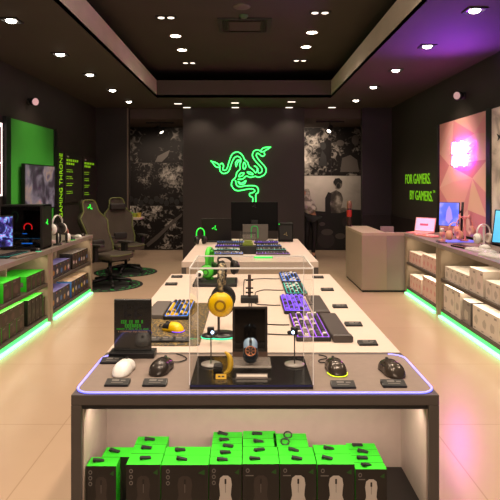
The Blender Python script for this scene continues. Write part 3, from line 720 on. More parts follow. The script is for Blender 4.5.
# ================================================================== CENTRE TABLES
TX0, TX1, TZ = -.565, .617, .9
T1Y0, T1Y1, T2Y0, T2Y1, T3Y0, T3Y1 = 1.764, 2.205, 2.212, 4.11, 4.75, 6.70
cx = (TX0 + TX1) / 2; hw = (TX1 - TX0) / 2
t = thing('front_display_table', 'taupe front display table with open shelf of green mouse boxes', 'table', (cx, T1Y0, 0))
D = T1Y1 - T1Y0; SH = .515
bm = nb(); box(bm, -hw, hw, 0, D, TZ - .034, TZ, .003); obj('table_top', bm, FRAME, t)
for s in (-1, 1):
    bm = nb(); box(bm, s*hw - (.034 if s > 0 else 0), s*hw + (.034 if s < 0 else 0), 0, D, 0, TZ - .034, .002); obj('side_panel', bm, [FRAME], t)
    bm = nb(); xx = s * (hw - .034); box(bm, min(xx, xx - s*.004), max(xx, xx - s*.004), .012, .3, SH, TZ - .051); obj('inner_panel', bm, CUBBY, t)
bm = nb(); box(bm, -hw + .034, hw - .034, .3, .32, .05, TZ - .034); obj('back_panel', bm, CUBBY, t)
bm = nb(); box(bm, -hw + .034, hw - .034, .012, .3, SH - .03, SH, .002); obj('shelf', bm, M('shelf_black', '#1b1614', .45), t)
bm = nb(); box(bm, -hw + .034, hw - .034, .012, .03, TZ - .05, TZ - .034); obj('front_rail', bm, MATTE, t)
bm = nb(); box(bm, -hw + .034, hw - .034, .02, .3, .0, .08); obj('plinth', bm, MATTE, t)
l = bpy.data.lights.new('cubby_light', 'AREA'); l.shape = 'RECTANGLE'; l.size = 1.05; l.size_y = .02; l.energy = 2.6; l.color = (1, .83, .7)
o = bpy.data.objects.new('cubby_light', l); COL.objects.link(o); o.location = (cx, T1Y0 + .06, TZ - .058); o.rotation_euler = (R(18), 0, 0)
def long_table(name, label, y0, y1, th, closed=False):
    t = thing('long_display_table', label, 'table', (cx, y0, 0)); L = y1 - y0
    bm = nb(); box(bm, -hw, hw, 0, L, TZ - th, TZ, .003); obj('table_top', bm, TOPW, t)
    for s in (-1, 1):
        bm = nb(); box(bm, s*hw - (.04 if s > 0 else 0), s*hw + (.04 if s < 0 else 0), 0, .05, 0, TZ - th); obj('leg', bm, FRAME, t)
        bm = nb(); box(bm, s*hw - (.04 if s > 0 else 0), s*hw + (.04 if s < 0 else 0), L - .05, L, 0, TZ - th); obj('leg', bm, FRAME, t)
    bm = nb(); box(bm, -hw + .04, hw - .04, .02, .05, TZ - th - .1, TZ - th); obj('apron', bm, FRAME, t)
    if closed:
        bm = nb(); box(bm, -hw + .04, hw - .04, .005, .018, .04, TZ - th); obj('front_panel', bm, M('panel_sand', '#b09a86', .5), t)
    bm = nb(); box(bm, -hw + .08, hw - .08, .1, L - .1, .0, TZ - th); obj('base_cabinet', bm, CABI, t)
    return t
long_table('t2', 'pale long display table of keyboards behind the front table', T2Y0, T2Y1, .05)
long_table('t3',  'farthest pale display table carrying laptops and rows of small keyboards', T3Y0, T3Y1, .05, True)

# light-edged mat on the front table
t = thing('light_edge_mat', 'big dark grey mat with blue-violet glowing edge on front table', 'desk mat', (cx, T1Y0, TZ))
mp = rrect(-hw + .006, hw - .006, .008, .405, .055, 8)
bm = nb(); prism(bm, mp, .0005, .004); obj('mat_surface', bm, M('mat_taupe', '#85756b', .75, noise=.1, nscale=40), t)
bm = nb(); tube(bm, [(x, y, .004) for x, y in mp[9:] + mp[:9]], .0035, 8); obj('light_edge', bm, LEDB, t)
MZ = TZ + .0045

# boxes in the cubby
def mouse_box(w, d, h, printed, icons, seed):
    t = thing('mouse_box', '', 'product box')
    bm = nb()
    V = [(-w/2, 0, 0), (w/2, 0, 0), (w/2, d, 0), (-w/2, d, 0)]; T = [(a, b, h) for a, b, _ in V]
    quad(bm, T, 1); quad(bm, V[::-1], 0); quad(bm, [V[0], V[1], T[1], T[0]], 0); quad(bm, [V[2], V[3], T[3], T[2]], 0)
    quad(bm, [V[3], V[0], T[0], T[3]], 1); quad(bm, [V[1], V[2], T[2], T[1]], 1)
    bmesh.ops.remove_doubles(bm, verts=bm.verts, dist=1e-5)
    e = -.0006
    # green triangle mark top right, award icons down the left, mouse picture
    quad(bm, [(w*.42, e, h*.9), (w*.28, e, h*.82), (w*.42, e, h*.78)], 4)
    for k in range(icons):
        c = (-w*.36, h*(.86 - .13*k)); quad(bm, [(c[0] + .0065*math.cos(2*PI*i/10), e, c[1] + .0075*math.sin(2*PI*i/10)) for i in range(10)], 3)
        quad(bm, [(c[0] + .0035*math.cos(2*PI*i/8), e*1.6, c[1] + .004*math.sin(2*PI*i/8)) for i in range(8)], 0)
    if icons < 3:
        quad(bm, [(-w*.42, e, h*.74), (-w*.2, e, h*.74), (-w*.2, e, h*.765), (-w*.42, e, h*.765)], 3)
    mi = 2 if printed else 5
    prof = [(.30, .0), (.36, .12), (.33, .3), (.27, .42), (.29, .58), (.32, .72), (.27, .9), (.12, .97)]
    sc_ = min(w * .62, .075); hh = h * .78; z0 = .0 * h
    L = [(-px * sc_, e, z0 + pz * hh) for px, pz in prof]; Rr = [(px * sc_, e, z0 + pz * hh) for px, pz in prof[::-1]]
    quad(bm, L + Rr, mi)
    quad(bm, [(-.003, e*1.8, z0 + hh*.74), (.003, e*1.8, z0 + hh*.74), (.003, e*1.8, z0 + hh*.88), (-.003, e*1.8, z0 + hh*.88)], 0)
    quad(bm, [(-.0008, e*1.7, z0 + hh*.5), (.0008, e*1.7, z0 + hh*.5), (.0008, e*1.7, z0 + hh*.74), (-.0008, e*1.7, z0 + hh*.74)], 3)
    obj('carton', bm, [BOXBLK, GREEN, OFFW, GREYP, DKGREEN, M('print_shadow_mouse', '#332a26', .5)], t)
    r = random.Random(seed); bm = nb()
    xx = r.uniform(-.2, .05) * w
    if seed in (32, 35, 38):   # ring hook
        pts = [(xx + .014 * math.cos(a), d*.5 + .012 * math.sin(a), h + .006 + .006 * math.sin(a)) for a in [2*PI*i/14 for i in range(14)]]
        tube(bm, pts, .0028, 8, True)
    else:               # folded hang tab standing off the top
        mx = Matrix.Translation((xx, d * .5, h + .005)) @ Matrix.Rotation(r.uniform(-.35, .5), 4, 'Z') @ Matrix.Rotation(r.uniform(.05, .3), 4, 'Y')
        box(bm, -.018, .018, -.007, .007, -.002, .003, .0015, mx=mx); box(bm, -.018, -.01, -.006, .006, -.0052, 0, 0, mx=mx)
    obj('hang_tab', bm, MATTE, t)
    return t
cols = [  # x0, x1, top z, rows, depth, printed, icons, x offset of rear rows
 (-.5235, -.425, .660, [(0, .06), (.035, .07)], False, 3),
 (-.393, -.281, .665, [(0, .075), (.0, .065), (.0, .06)], False, 3),
 (-.279, -.125, .664, [(0, .065), (.0, .06)], False, 3),
 (-.123, -.017, .666, [(0, .05), (0, .046), (0, .046), (0, .046), (0, .046)], True, 3),
 (-.015, .105, .667, [(0, .06), (0, .06), (0, .06), (0, .06)], False, 1),
 (.107, .226, .667, [(0, .06), (0, .055), (-.012, .055), (-.012, .05)], True, 1),
 (.229, .350, .666, [(0, .07), (0, .065)], True, 1),
 (.353, .455, .650, [(0, .045), (0, .045), (0, .045), (0, .045)], True, 1)]
rowlab = ['front box', 'second box back', 'third box back', 'fourth box back', 'rearmost box']
collab = ['leftmost', 'second', 'third', 'fourth', 'fifth', 'sixth', 'seventh', 'rightmost']
for ci, (x0, x1, zt, rws, pr, ic) in enumerate(cols):
    y = T1Y0 + .024
    for ri, (dx, d) in enumerate(rws):
        o = mouse_box(x1 - x0 - .001, d - .002, zt - SH - .001, pr, ic, ci * 5 + ri * 3 + 1)
        o.location = ((x0 + x1) / 2 + dx, y, SH + .0005); y += d
        o.rotation_euler = (0, 0, 0)
        what = {0: 'black mouse box with award icons', 1: 'black mouse box with pale mouse picture'}[int(pr)]
        o['label'] = f'green-topped {what}, {rowlab[ri]} of the {collab[ci]} column'
        o['group'] = 'mouse boxes in the front table'

# ------------------------------------------------------------------ mice
def mouse_surface(Ln, Wd, Ht, hump=.45):
    def S(t, a):   # t 0 rear .. 1 front ; a 0..PI over the top from right to left
        wv = Wd / 2 * (1 - abs(2*t - 1) ** 3.2) ** .42 * (1 - .13 * math.exp(-((t - .6) / .16) ** 2))
        hv = Ht * (1 - abs((t - hump) / (1 - hump if t > hump else hump)) ** 2.6 * (.62 if t > hump else 1.0)) ** .8 if 0 < t < 1 else (Ht * .38 if t >= 1 else 0)
        if t >= .999: hv = Ht * .3
        hv = max(hv, .004)
        ca, sa = math.cos(a), math.sin(a)
        x = wv * (abs(ca) ** .75) * (1 if ca > 0 else -1); z = .002 + hv * (abs(sa) ** .8)
        return Vector((x, (t - .5) * Ln, z))
    return S
def make_mouse(label, shell, loc, rotz=0., Ln=.124, Wd=.066, Ht=.04, cable=None, glow=None, wheel=None, btn=None):
    t = thing('computer_mouse', label, 'mouse', loc, rotz)
    S = mouse_surface(Ln, Wd, Ht); ts = [.004, .03, .08, .15, .25, .35, .45, .55, .65, .75, .85, .92, .97, .996]
    bm = nb(); loft(bm, [[S(tt, PI * k / 16) for k in range(17)] for tt in ts]); obj('shell', bm, shell, t)
    bs = [.56, .65, .75, .85, .92, .965]
    for a0, a1 in ((.22, 1.46), (1.68, 2.92)):
        bm = nb(); g = []
        for tt in bs:
            ring = [S(tt, a0 + (a1 - a0) * k / 8) for k in range(9)]; g.append([Vector((v.x * 1.012, v.y, v.z + .0011)) for v in ring])
        V = [[bm.verts.new(p) for p in r] for r in g]
        for r1, r2 in zip(V, V[1:]):
            for k in range(8):
                f = bm.faces.new((r1[k], r1[k+1], r2[k+1], r2[k])); f.smooth = True
        obj('button', bm, btn or shell, t)
    p = S(.78, PI / 2)
    bm = nb(); lathe(bm, [(0, -.004), (.009, -.004), (.0105, -.002), (.0105, .002), (.009, .004), (0, .004)], 18, mx=Matrix.Translation((0, p.y, p.z - .004)) @ Matrix.Rotation(PI/2, 4, 'Y')); obj('scroll_wheel', bm, wheel or RUBBER, t)
    if glow:
        bm = nb(); tube(bm, [S(tt, 0.02) + Vector((.001, 0, .001)) for tt in ts[:6][::-1]] + [S(tt, PI - .02) + Vector((-.001, 0, .001)) for tt in ts[:6]], .0016, 6); obj('light_strip', bm, glow, t)
    if cable:
        pts = [(0, Ln/2 - .004, .012)] + cable; bm = nb(); tube(bm, catmull(pts, 6), .0024, 8); obj('cable', bm, RUBBER, t)
    return t
MGREY = M('mouse_satin_grey', '#3a332f', .24, metal=.3)
MBRN = M('mouse_satin_brown', '#463d36', .22, metal=.35)
def mloc(px, py, z=MZ): d = d_on(py, z); return (X_at(px, d), d, z)
make_mouse('white wireless mouse on the mat, left of the black mouse', WHITE, mloc(124, 372), R(-8), btn=M('white_button', '#f6f2ee', .3))
make_mouse('black mouse with braided cable beside the white mouse', MGREY, mloc(161.5, 371), R(-14), Ln=.128, Wd=.072, Ht=.043, cable=[(.004, .085, .006), (.03, .1, .004), (.045, .135, .004), (.025, .165, .004), (-.01, .17, .01)])
make_mouse('dark mouse with yellow-green light line, right of the acrylic case', MBRN, mloc(335.5, 371.5), R(6), Ln=.126, Wd=.07, Ht=.043, glow=M('glow_yellow', '#c8d820', .4, emit='#c8e020', es=1.1), cable=[(-.012, .085, .005), (-.035, .095, .004), (-.03, .12, .004), (.0, .135, .004), (.004, .16, .004), (-.02, .175, .006)])
make_mouse('cordless dark bronze mouse, rightmost on the grey mat', MBRN, mloc(391.5, 373), R(12), Ln=.128, Wd=.074, Ht=.043)

# ------------------------------------------------------------------ price tags
def make_price_tag():
    t = thing('price_tag', '', 'price tag')
    bm = nb()
    a = [(-.04, -.022, 0), (-.04, .022, 0), (-.04, .022, .014), (-.04, -.022, .006)]
    b = [(.04, y, z) for _, y, z in a]
    loft(bm, [a, b], smooth=False)
    bmesh.ops.bevel(bm, geom=list(bm.edges), offset=.0015, segments=2, affect='EDGES'); obj('tag_body', bm, BLACK, t)
    bm = nb(); n = Vector((0, -.179, .984))
    def face(x0, x1, v0, v1, mi, o=.0006):
        P = [Vector((x, -.022 + .044 * v, .006 + .008 * v)) + n * o for x, v in ((x0, v0), (x1, v0), (x1, v1), (x0, v1))]; quad(bm, P, mi)
    face(-.036, .036, .08, .92, 0); face(-.02, .004, .55, .78, 1, .0012); face(-.02, .02, .3, .38, 1, .0012); face(.01, .026, .55, .7, 1, .0012)
    obj('tag_card', bm, [M('card_charcoal', '#161413', .6), M('card_print', '#6f6964', .6)], t); return t
pt = make_price_tag(); pused = False
def price(x, y, z, label, rot=0., group='price tags'):
    global pused
    if not pused: o = pt; pused = True; o.location = (x, y, z); o.rotation_euler = (0, 0, rot); o['label'] = label
    else: o = dup(pt, (x, y, z), rot, label)
    o['group'] = group
for px, py, lab in [(117.5, 384.5, 'white mouse'), (155, 384.5, 'black mouse with braided cable'), (343, 386.5, 'mouse with the yellow-green light'), (393.5, 385.5, 'rightmost mouse on the mat')]:
    p = mloc(px, py); price(p[0], p[1], MZ, f'black price tag in front of the {lab}')
p = mloc(110.5, 361); price(p[0] + .008, p[1] - .015, MZ, 'black price tag at the left foot of the dark sign stand')
for k, py in enumerate([278, 290.5, 307.5, 325.5, 344.5]):
    d = d_on(py, TZ); price(.508, d, TZ + .0005, f'black price tag along the right edge of the keyboard table, {ORD[4-k]} from the front')
for k, px in enumerate([155, 167, 180.5]):
    d = 2.355; price(X_at(px, d), d, TZ + .0032, f'black price tag on the gold patterned mat, {["left", "middle", "right"][k]} of three')
for k, py in enumerate([277.5, 285]):
    d = d_on(py, TZ); price(-.505, d, TZ + .0005, f'black price tag at left edge of keyboard table, {["farther", "nearer"][k]} of the two')

# ------------------------------------------------------------------ dark sign on its stand
d = 2.15
t = thing('sign_stand', 'black upright sign with green lettering beside the white mouse', 'sign', (X_at(133, d), d, MZ))
bm = nb(); box(bm, -.088, .088, -.035, .035, 0, .022, .003); obj('sign_base', bm, BLACK, t)
bm = nb(); box(bm, -.073, .073, -.006, .006, .022, .222, .002); obj('sign_panel', bm, M('sign_glossy', '#262523', .12, coat=.5), t)
def glyphs(bm, x0, x1, z0, z1, n, y, rs, mi=0):
    w = (x1 - x0) / n
    for k in range(n):
        if rs.random() < .12: continue
        a = x0 + k * w; b = a + w * .72; s = w * .2
        for (p, q, r_, s_) in ((a, a + s, z0, z1), (b - s, b, z0, z1) if rs.random() < .6 else (a, b, z0, z0 + (z1 - z0) * .2), (a, b, z1 - (z1 - z0) * .2, z1), (a, b, (z0 + z1) / 2 - (z1 - z0) * .08, (z0 + z1) / 2 + (z1 - z0) * .08)):
            quad(bm, [(p, y, r_), (q, y, r_), (q, y, s_), (p, y, s_)], mi)
rs = random.Random(5); bm = nb()
glyphs(bm, -.045, .042, .128, .141, 11, -.0066, rs); glyphs(bm, -.03, .034, .112, .125, 7, -.0066, rs); glyphs(bm, -.062, .062, .104, .109, 24, -.0066, rs)
obj('sign_lettering', bm, M('sign_green', '#2f9a20', .5, emit='#2f9a20', es=.25), t)
bm = nb(); glyphs(bm, -.056, .058, .094, .099, 26, -.0066, rs); obj('sign_small_print', bm, M('sign_tan', '#b08a6a', .5), t)
bm = nb()
for (x, z) in ((-.035, .19), (.005, .19), (-.035, .16), (.005, .16)):
    quad(bm, [(x, -.0066, z - .012), (x + .012, -.0066, z - .012), (x + .012, -.0066, z + .014), (x, -.0066, z + .014)])
    quad(bm, [(x, -.0067, z - .003), (x + .03, -.0067, z - .003), (x + .03, -.0067, z + .004), (x, -.0067, z + .004)])
obj('sign_emblem', bm, M('sign_black', '#121110', .4), t)
# ------------------------------------------------------------------ acrylic case and what it holds
CY0, CY1 = 1.802, 2.105; CXa, CXb = -.188, .217
t = thing('acrylic_case', 'clear acrylic display case standing on the front table', 'display case', ((CXa + CXb) / 2, CY0, MZ))
w = (CXb - CXa) / 2; dD = CY1 - CY0; hC = 1.302 - MZ; th = .006
bm = nb(); box(bm, -w, w, 0, dD, 0, .014, .002); obj('case_base', bm, M('case_black_glossy', '#141414', .14), t)
for nm, (a, b, c, d_, e, f) in {'front_pane': (-w, w, 0, th, .014, hC - th), 'back_pane': (-w, w, dD - th, dD, .014, hC - th), 'left_pane': (-w, -w + th, th, dD - th, .014, hC - th), 'right_pane': (w - th, w, th, dD - th, .014, hC - th), 'top_pane': (-w, w, 0, dD, hC - th, hC)}.items():
    bm = nb()
    if b - a > .1 and d_ - c > .1: quad(bm, [(a, c, f), (b, c, f), (b, d_, f), (a, d_, f)])
    elif b - a > .1: yy = c if c < .1 else d_; quad(bm, [(a, yy, e), (b, yy, e), (b, yy, f), (a, yy, f)])
    else: xx = a if a < 0 else b; quad(bm, [(xx, 0, e), (xx, dD, e), (xx, dD, f), (xx, 0, f)])
    obj(nm, bm, ACR, t)
EDGE = M('acrylic_edge_glow', '#d8d0c8', .25, emit='#d8cabd', es=.22)  # faint emission stands in for light carried through the acrylic edges
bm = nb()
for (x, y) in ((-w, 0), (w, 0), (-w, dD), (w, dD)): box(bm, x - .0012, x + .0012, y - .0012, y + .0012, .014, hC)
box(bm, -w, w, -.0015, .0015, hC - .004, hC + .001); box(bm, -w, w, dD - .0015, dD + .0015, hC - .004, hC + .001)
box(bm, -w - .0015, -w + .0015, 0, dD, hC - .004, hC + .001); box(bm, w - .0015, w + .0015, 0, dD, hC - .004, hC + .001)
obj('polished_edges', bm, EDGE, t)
CZ = MZ + .0145
# black picture panel
d = 2.06; x0, x1 = X_at(232.5, d), X_at(267.5, d)
t = thing('upright_tablet', 'black upright glossy panel at the back of the case', 'panel', ((x0 + x1) / 2, d, CZ))
w2 = (x1 - x0) / 2
bm = nb(); box(bm, -w2, w2, -.004, .004, .03, Z_at(306.5, d) - CZ, .002); obj('panel_body', bm, M('panel_frame', '#2b2522', .3), t)
bm = nb(); hz = Z_at(306.5, d) - CZ; quad(bm, [(-w2 + .009, -.0046, .042), (w2 - .009, -.0046, .042), (w2 - .009, -.0046, hz - .009), (-w2 + .009, -.0046, hz - .009)]); obj('panel_screen', bm, M('panel_screen_black', '#0b0a0a', .1), t)
bm = nb(); box(bm, -w2, w2, -.004, .004, 0, .03); obj('panel_foot', bm, M('copper_trim', '#6a5044', .5, metal=.2), t)
# clear riser with a small mouse
d = 1.965
t = thing('acrylic_riser', 'clear block riser under the blue and copper mouse', 'riser', (X_at(250.5, d), d, CZ))
bm = nb(); quad(bm, [(-.072, -.05, .022), (.072, -.05, .022), (.072, .055, .022), (-.072, .055, .022)]); obj('riser_top', bm, FROST, t)
for s in (-1, 1):
    bm = nb(); quad(bm, [(s*.072, -.05, 0), (s*.072, .055, 0), (s*.072, .055, .022), (s*.072, -.05, .022)]); obj('riser_side', bm, FROST, t)
bm = nb(); box(bm, -.072, .072, -.051, -.0495, .017, .0235); obj('riser_edge', bm, M('riser_edge', '#c5bbb2', .3), t)
mm = make_mouse('blue and copper ring-patterned mouse on the clear riser', M('mouse_blue_black', '#34424e', .25, metal=.6), (X_at(250.5, d), d - .005, CZ + .023 + .04), 0, Ln=.088, Wd=.056, Ht=.034, btn=M('mouse_ice_blue', '#8298aa', .25, emit='#6aa8d8', es=.08))
CPR = M('copper_ring', '#b0714f', .3, metal=.8)
mm.rotation_euler = (R(62), 0, 0)
mxr = Matrix.Translation((0, -.008, .0375))
bm = nb(); tube(bm, [mxr @ Vector((.018 * math.cos(2*PI*k/20), .016 * math.sin(2*PI*k/20), 0)) for k in range(20)], .0022, 6, True)
for k in range(6): tube(bm, [mxr @ Vector((.004 * math.cos(PI*k/3), .004 * math.sin(PI*k/3), 0)), mxr @ Vector((.017 * math.cos(PI*k/3), .0155 * math.sin(PI*k/3), 0))], .0016, 6)
obj('ring_ornament', bm, CPR, mm)
bm = nb(); lathe(bm, [(0, .003), (.017, .002), (.018, -.004), (0, -.008)], 20, mx=mxr @ Matrix.Translation((0, 0, -.002))); obj('ring_backing', bm, MATTE, mm)
bm = nb(); box(bm, -.012, .012, .0, .03, .0, .04, .003); t = thing('mouse_prop', 'small clear prop holding up the ring-patterned mouse', 'prop', (X_at(250.5, 1.965), 1.975, CZ + .0225)); obj('prop_block', bm, ACR, t)
# earbud stands
LEDW = M('led_cold_white', '#cfe4ff', .3, emit='#bcd8ff', es=6)
def bud_stand(px, label, s):
    d = 2.0; t = thing('earbud_stand', label, 'earbud stand', (X_at(px, d), d, CZ), 0, 'earbud stands in the case')
    bm = nb(); lathe(bm, [(0, 0), (.036, 0), (.037, .002), (.036, .005), (0, .005)], 28); obj('stand_base', bm, M('frosted_disc', '#8d857f', .25), t)
    bm = nb(); cyl(bm, (0, 0), .0022, .005, .112, 10); obj('stand_rod', bm, BLACK, t)
    b = nb(); box(b, -.014, .012, -.009, .009, .108, .138, .006, seg=3); e = obj('earbud', b, BLACK, t)
    b = nb(); lathe(b, [(0, .0), (.006, .002), (.008, .008), (.005, .014), (0, .016)], 14, mx=Matrix.Translation((s * .012, -.006, .116)) @ Matrix.Rotation(R(70) * s, 4, 'Y')); obj('ear_tip', b, MATTE, e)
    b = nb(); lathe(b, [(0, -.0055), (.004, -.004), (.0055, 0), (.004, .004), (0, .0055)], 12, mx=Matrix.Translation((s * .006, -.013, .121))); obj('status_light', b, LEDW, e)
bud_stand(211, 'thin rod stand holding a lit earbud, left in the case', 1)
bud_stand(294.5, 'thin rod stand holding a lit earbud, right in the case', -1)
# yellow strap and label, white label, black charger piece
d = 1.9
t = thing('yellow_strap', 'curved yellow rubber band lying in the left of the case', 'strap', (X_at(226.5, d), d, CZ))
pts = [(-.006, .02, .071), (.009, .012, .058), (.014, .004, .036), (.009, -.004, .016), (-.008, -.01, .006)]
bm = nb(); tube(bm, catmull(pts, 6), [.0035 + .0065 * math.sin(PI * k / 24) for k in range(25)], 12); obj('strap_band', bm, M('strap_yellow', '#c9a01c', .5, noise=.2, nscale=60), t)
bm = nb(); tube(bm, catmull([(-.008, -.01, .006), (-.02, -.012, .004), (-.03, -.008, .004)], 5), .003, 8); obj('strap_cord', bm, RUBBER, t)
t = thing('earbud_case', 'small black charging case behind the yellow label', 'charging case', (X_at(218, 1.93), 1.935, CZ))
bm = nb(); box(bm, -.016, .016, -.02, .02, 0, .024, .008, seg=3); obj('case_shell', bm, RUBBER, t)
bm = nb(); box(bm, -.0165, .0165, -.0205, .0205, .0145, .0155, 0); obj('lid_seam', bm, DGREY, t)
d = 1.853; t = thing('yellow_label', 'small yellow name label at the front of the case', 'label', (X_at(221, d), d, CZ))
bm = nb(); box(bm, -.018, .018, -.001, .001, 0, .017, mx=Matrix.Rotation(R(-35), 4, 'X')); obj('label_card', bm, M('label_yellow', '#d8a818', .5), t)
bm = nb(); rr = Matrix.Rotation(R(-35), 4, 'X')
for (a, b, c, e) in ((-.01, -.002, .006, .011), (.002, .011, .006, .011)): quad(bm, [rr @ Vector(p) for p in ((a, -.0014, c), (b, -.0014, c), (b, -.0014, e), (a, -.0014, e))])
obj('label_print', bm, MATTE, t)
t = thing('white_label', 'pale strip label in front of the clear riser', 'label', (X_at(252, 1.855), 1.858, CZ))
bm = nb(); box(bm, -.054, .054, -.001, .001, 0, .018, mx=Matrix.Rotation(R(-40), 4, 'X')); obj('label_card', bm, M('label_bronze', '#5d5049', .4), t)
rr = Matrix.Rotation(R(-40), 4, 'X'); bm = nb(); quad(bm, [rr @ Vector(p) for p in ((-.051, -.0014, .006), (.051, -.0014, .006), (.051, -.0014, .014), (-.051, -.0014, .014))]); obj('label_print', bm, M('label_pale', '#d8ccc0', .5), t)

# ------------------------------------------------------------------ keyboards
def keyfield(bm, L, Wd, rows, ncol, z, rs, mis):
    pw, ph = L / ncol, Wd / rows
    for r in range(rows):
        c = 0
        while c < ncol:
            span = 1
            if r == 0 and c == 3: span = min(6, ncol - c - 4) if ncol > 9 else 3
            elif rs.random() < .08: span = 2
            span = min(max(span, 1), ncol - c)
            x0, x1 = -L/2 + c * pw + pw * .09, -L/2 + (c + span) * pw - pw * .09; y0, y1 = -Wd/2 + r * ph + ph * .09, -Wd/2 + (r+1) * ph - ph * .09
            a = [(x0, y0, z), (x1, y0, z), (x1, y1, z), (x0, y1, z)]; i = .14 * min(pw, ph)
            b = [(x0 + i, y0 + i, z + .008), (x1 - i, y0 + i, z + .008), (x1 - i, y1 - i, z + .008), (x0 + i, y1 - i, z + .008)]
            mi = rs.choice(mis)
            A = [bm.verts.new(p) for p in a]; B = [bm.verts.new(p) for p in b]
            for k in range(4):
                f = bm.faces.new((A[k], A[(k+1) % 4], B[(k+1) % 4], B[k])); f.material_index = mi
            f = bm.faces.new(B); f.material_index = mi
            c += span
def make_keyboard(label, loc, rotz, L, Wd, case, keys, glow, ncol=15, rows=5, seed=1, cable=None, group=None):
    t = thing('keyboard', label, 'keyboard', loc, rotz, group)
    bm = nb(); box(bm, -L/2, L/2, -Wd/2, Wd/2, 0, .018, .004); obj('keyboard_case', bm, case, t)
    bm = nb(); quad(bm, [(-L/2 + .006, -Wd/2 + .006, .0186), (L/2 - .006, -Wd/2 + .006, .0186), (L/2 - .006, Wd/2 - .006, .0186), (-L/2 + .006, Wd/2 - .006, .0186)]); obj('backlight', bm, glow, t)
    bm = nb(); keyfield(bm, L - .016, Wd - .016, rows, ncol, .020, random.Random(seed), list(range(len(keys)))); obj('keycap_bed', bm, keys, t)
    if cable:
        bm = nb(); tube(bm, catmull(cable, 6), .0026, 8); obj('cable', bm, RUBBER, t)
    return t
def glowm(name, c, es): return M(name, c, .4, emit=c, es=es)
KB = M('key_black', '#1c1a1c', .45); KG = M('key_grey', '#3a3638', .45); KW = M('key_white', '#ded6d0', .4); KY = M('key_yellow', '#e6b800', .4)
GV, GT, GB, GM = glowm('backlight_violet', '#7a45ff', .8), glowm('backlight_teal', '#30d0c0', .3), glowm('backlight_blue', '#2a80ff', .35), glowm('backlight_magenta', '#9a50ff', .25)
KV = M('key_violet', '#6a55c0', .4, emit='#6a48e0', es=.35)
KK = 'keyboards on the long table'
# right column (long side runs away from the viewer, users stand on the right)
def cab(L, Wd, y): return [(y, Wd/2 - .002, .01), (y, Wd/2 + .04, .004), (y + .03, Wd/2 + .12, .003), (y + .0, Wd/2 + .19, .003)]
XK = .275
make_keyboard('black keyboard with teal and magenta backlight, nearest on the right', (.286, 2.575, TZ + .0005), R(90), .44, .15, BLACK, [KB, KW, KG], GM, 16, 5, 11, None, KK)
make_keyboard('violet glowing keyboard, second from the front on the right', (.262, 3.045, TZ + .0005), R(90), .40, .14, BLACK, [KB, KV, KV], GV, 15, 5, 12, None, KK)
make_keyboard('black keyboard with white keys, third from the front on the right', (.30, 3.475, TZ + .0005), R(90), .36, .13, BLACK, [KB, KW, KG], GT, 13, 5, 13, None, KK)
make_keyboard('black keyboard with blue backlight, farthest on the right', (.30, 3.89, TZ + .0005), R(90), .36, .13, BLACK, [KB, KW, KB], GB, 13, 5, 14, None, KK)
# wrist rests
def wrist_rest(label, x0, x1, y0, y1, m, curl=False):
    rings = []
    n = 14; L = y1 - y0
    for k in range(n + 1):
        f = k / n; y = y0 + L * f; hh = .02
        if curl: hh = .02 + .012 * math.exp(-(f / .13) ** 2)
        pts = rrect(x0, x1, 0, hh, .008, 4); e = 1 if 0 < k < n else .9
        rings.append([(x0 + (px - x0) , y, pz * e) for px, pz in pts])
    cx_ = (x0 + x1) / 2; bm = nb(); loft(bm, [[(p[0] - cx_, p[1] - y0, p[2]) for p in r] for r in rings])
    return tag(obj('wrist_rest', bm, m, loc=(cx_, y0, TZ + .0005)), label, 'wrist rest', 'wrist rests on the long table')
WR = M('leatherette_grey', '#423a37', .5, noise=.08, nscale=80)
wrist_rest('dark grey padded wrist rest with raised near end beside nearest right keyboard',   .366, .452, 2.34, 2.80, WR, True)
wrist_rest('dark grey wrist rest beside the violet glowing keyboard', .345, .43, 2.83, 3.24, WR)
# left side: gold patterned mat, yellow keyboard, grey rest, yellow mouse
GOLDM = ramp_mat('gold_cell_pattern', 'edge', 46, [(.0, '#9a7c38'), (.06, '#6a5830'), (.11, '#2c2825'), (.6, '#3a3531')], .6)
bm = nb(); prism(bm, rrect(-.16, .16, -.41, .41, .02), .0005, .0028); tag(obj('patterned_mat', bm, GOLDM, loc=(-.40 + .04, 2.70, TZ)), 'black desk mat with gold cell pattern on the long table', 'desk mat')
make_keyboard('compact keyboard with yellow and black keys on the gold patterned mat', (-.352, 2.9, TZ + .0032), R(-90), .36, .125, BLACK, [KB, KY, KG, KB], GB, 13, 5, 21, None, KK)
wrist_rest('plain grey wrist rest left of the yellow and black keyboard', -.505, -.42, 2.74, 3.07, M('rest_grey', '#5c5450', .6)).location.z += .003
make_mouse('yellow mouse with violet light on the gold patterned mat', YEL, (X_at(173, 2.52), 2.52, TZ + .0032), R(62), Ln=.11, Wd=.062, Ht=.038, glow=GV, btn=KB, cable=[(.01, .075, .006), (.03, .1, .004), (.06, .11, .004)])
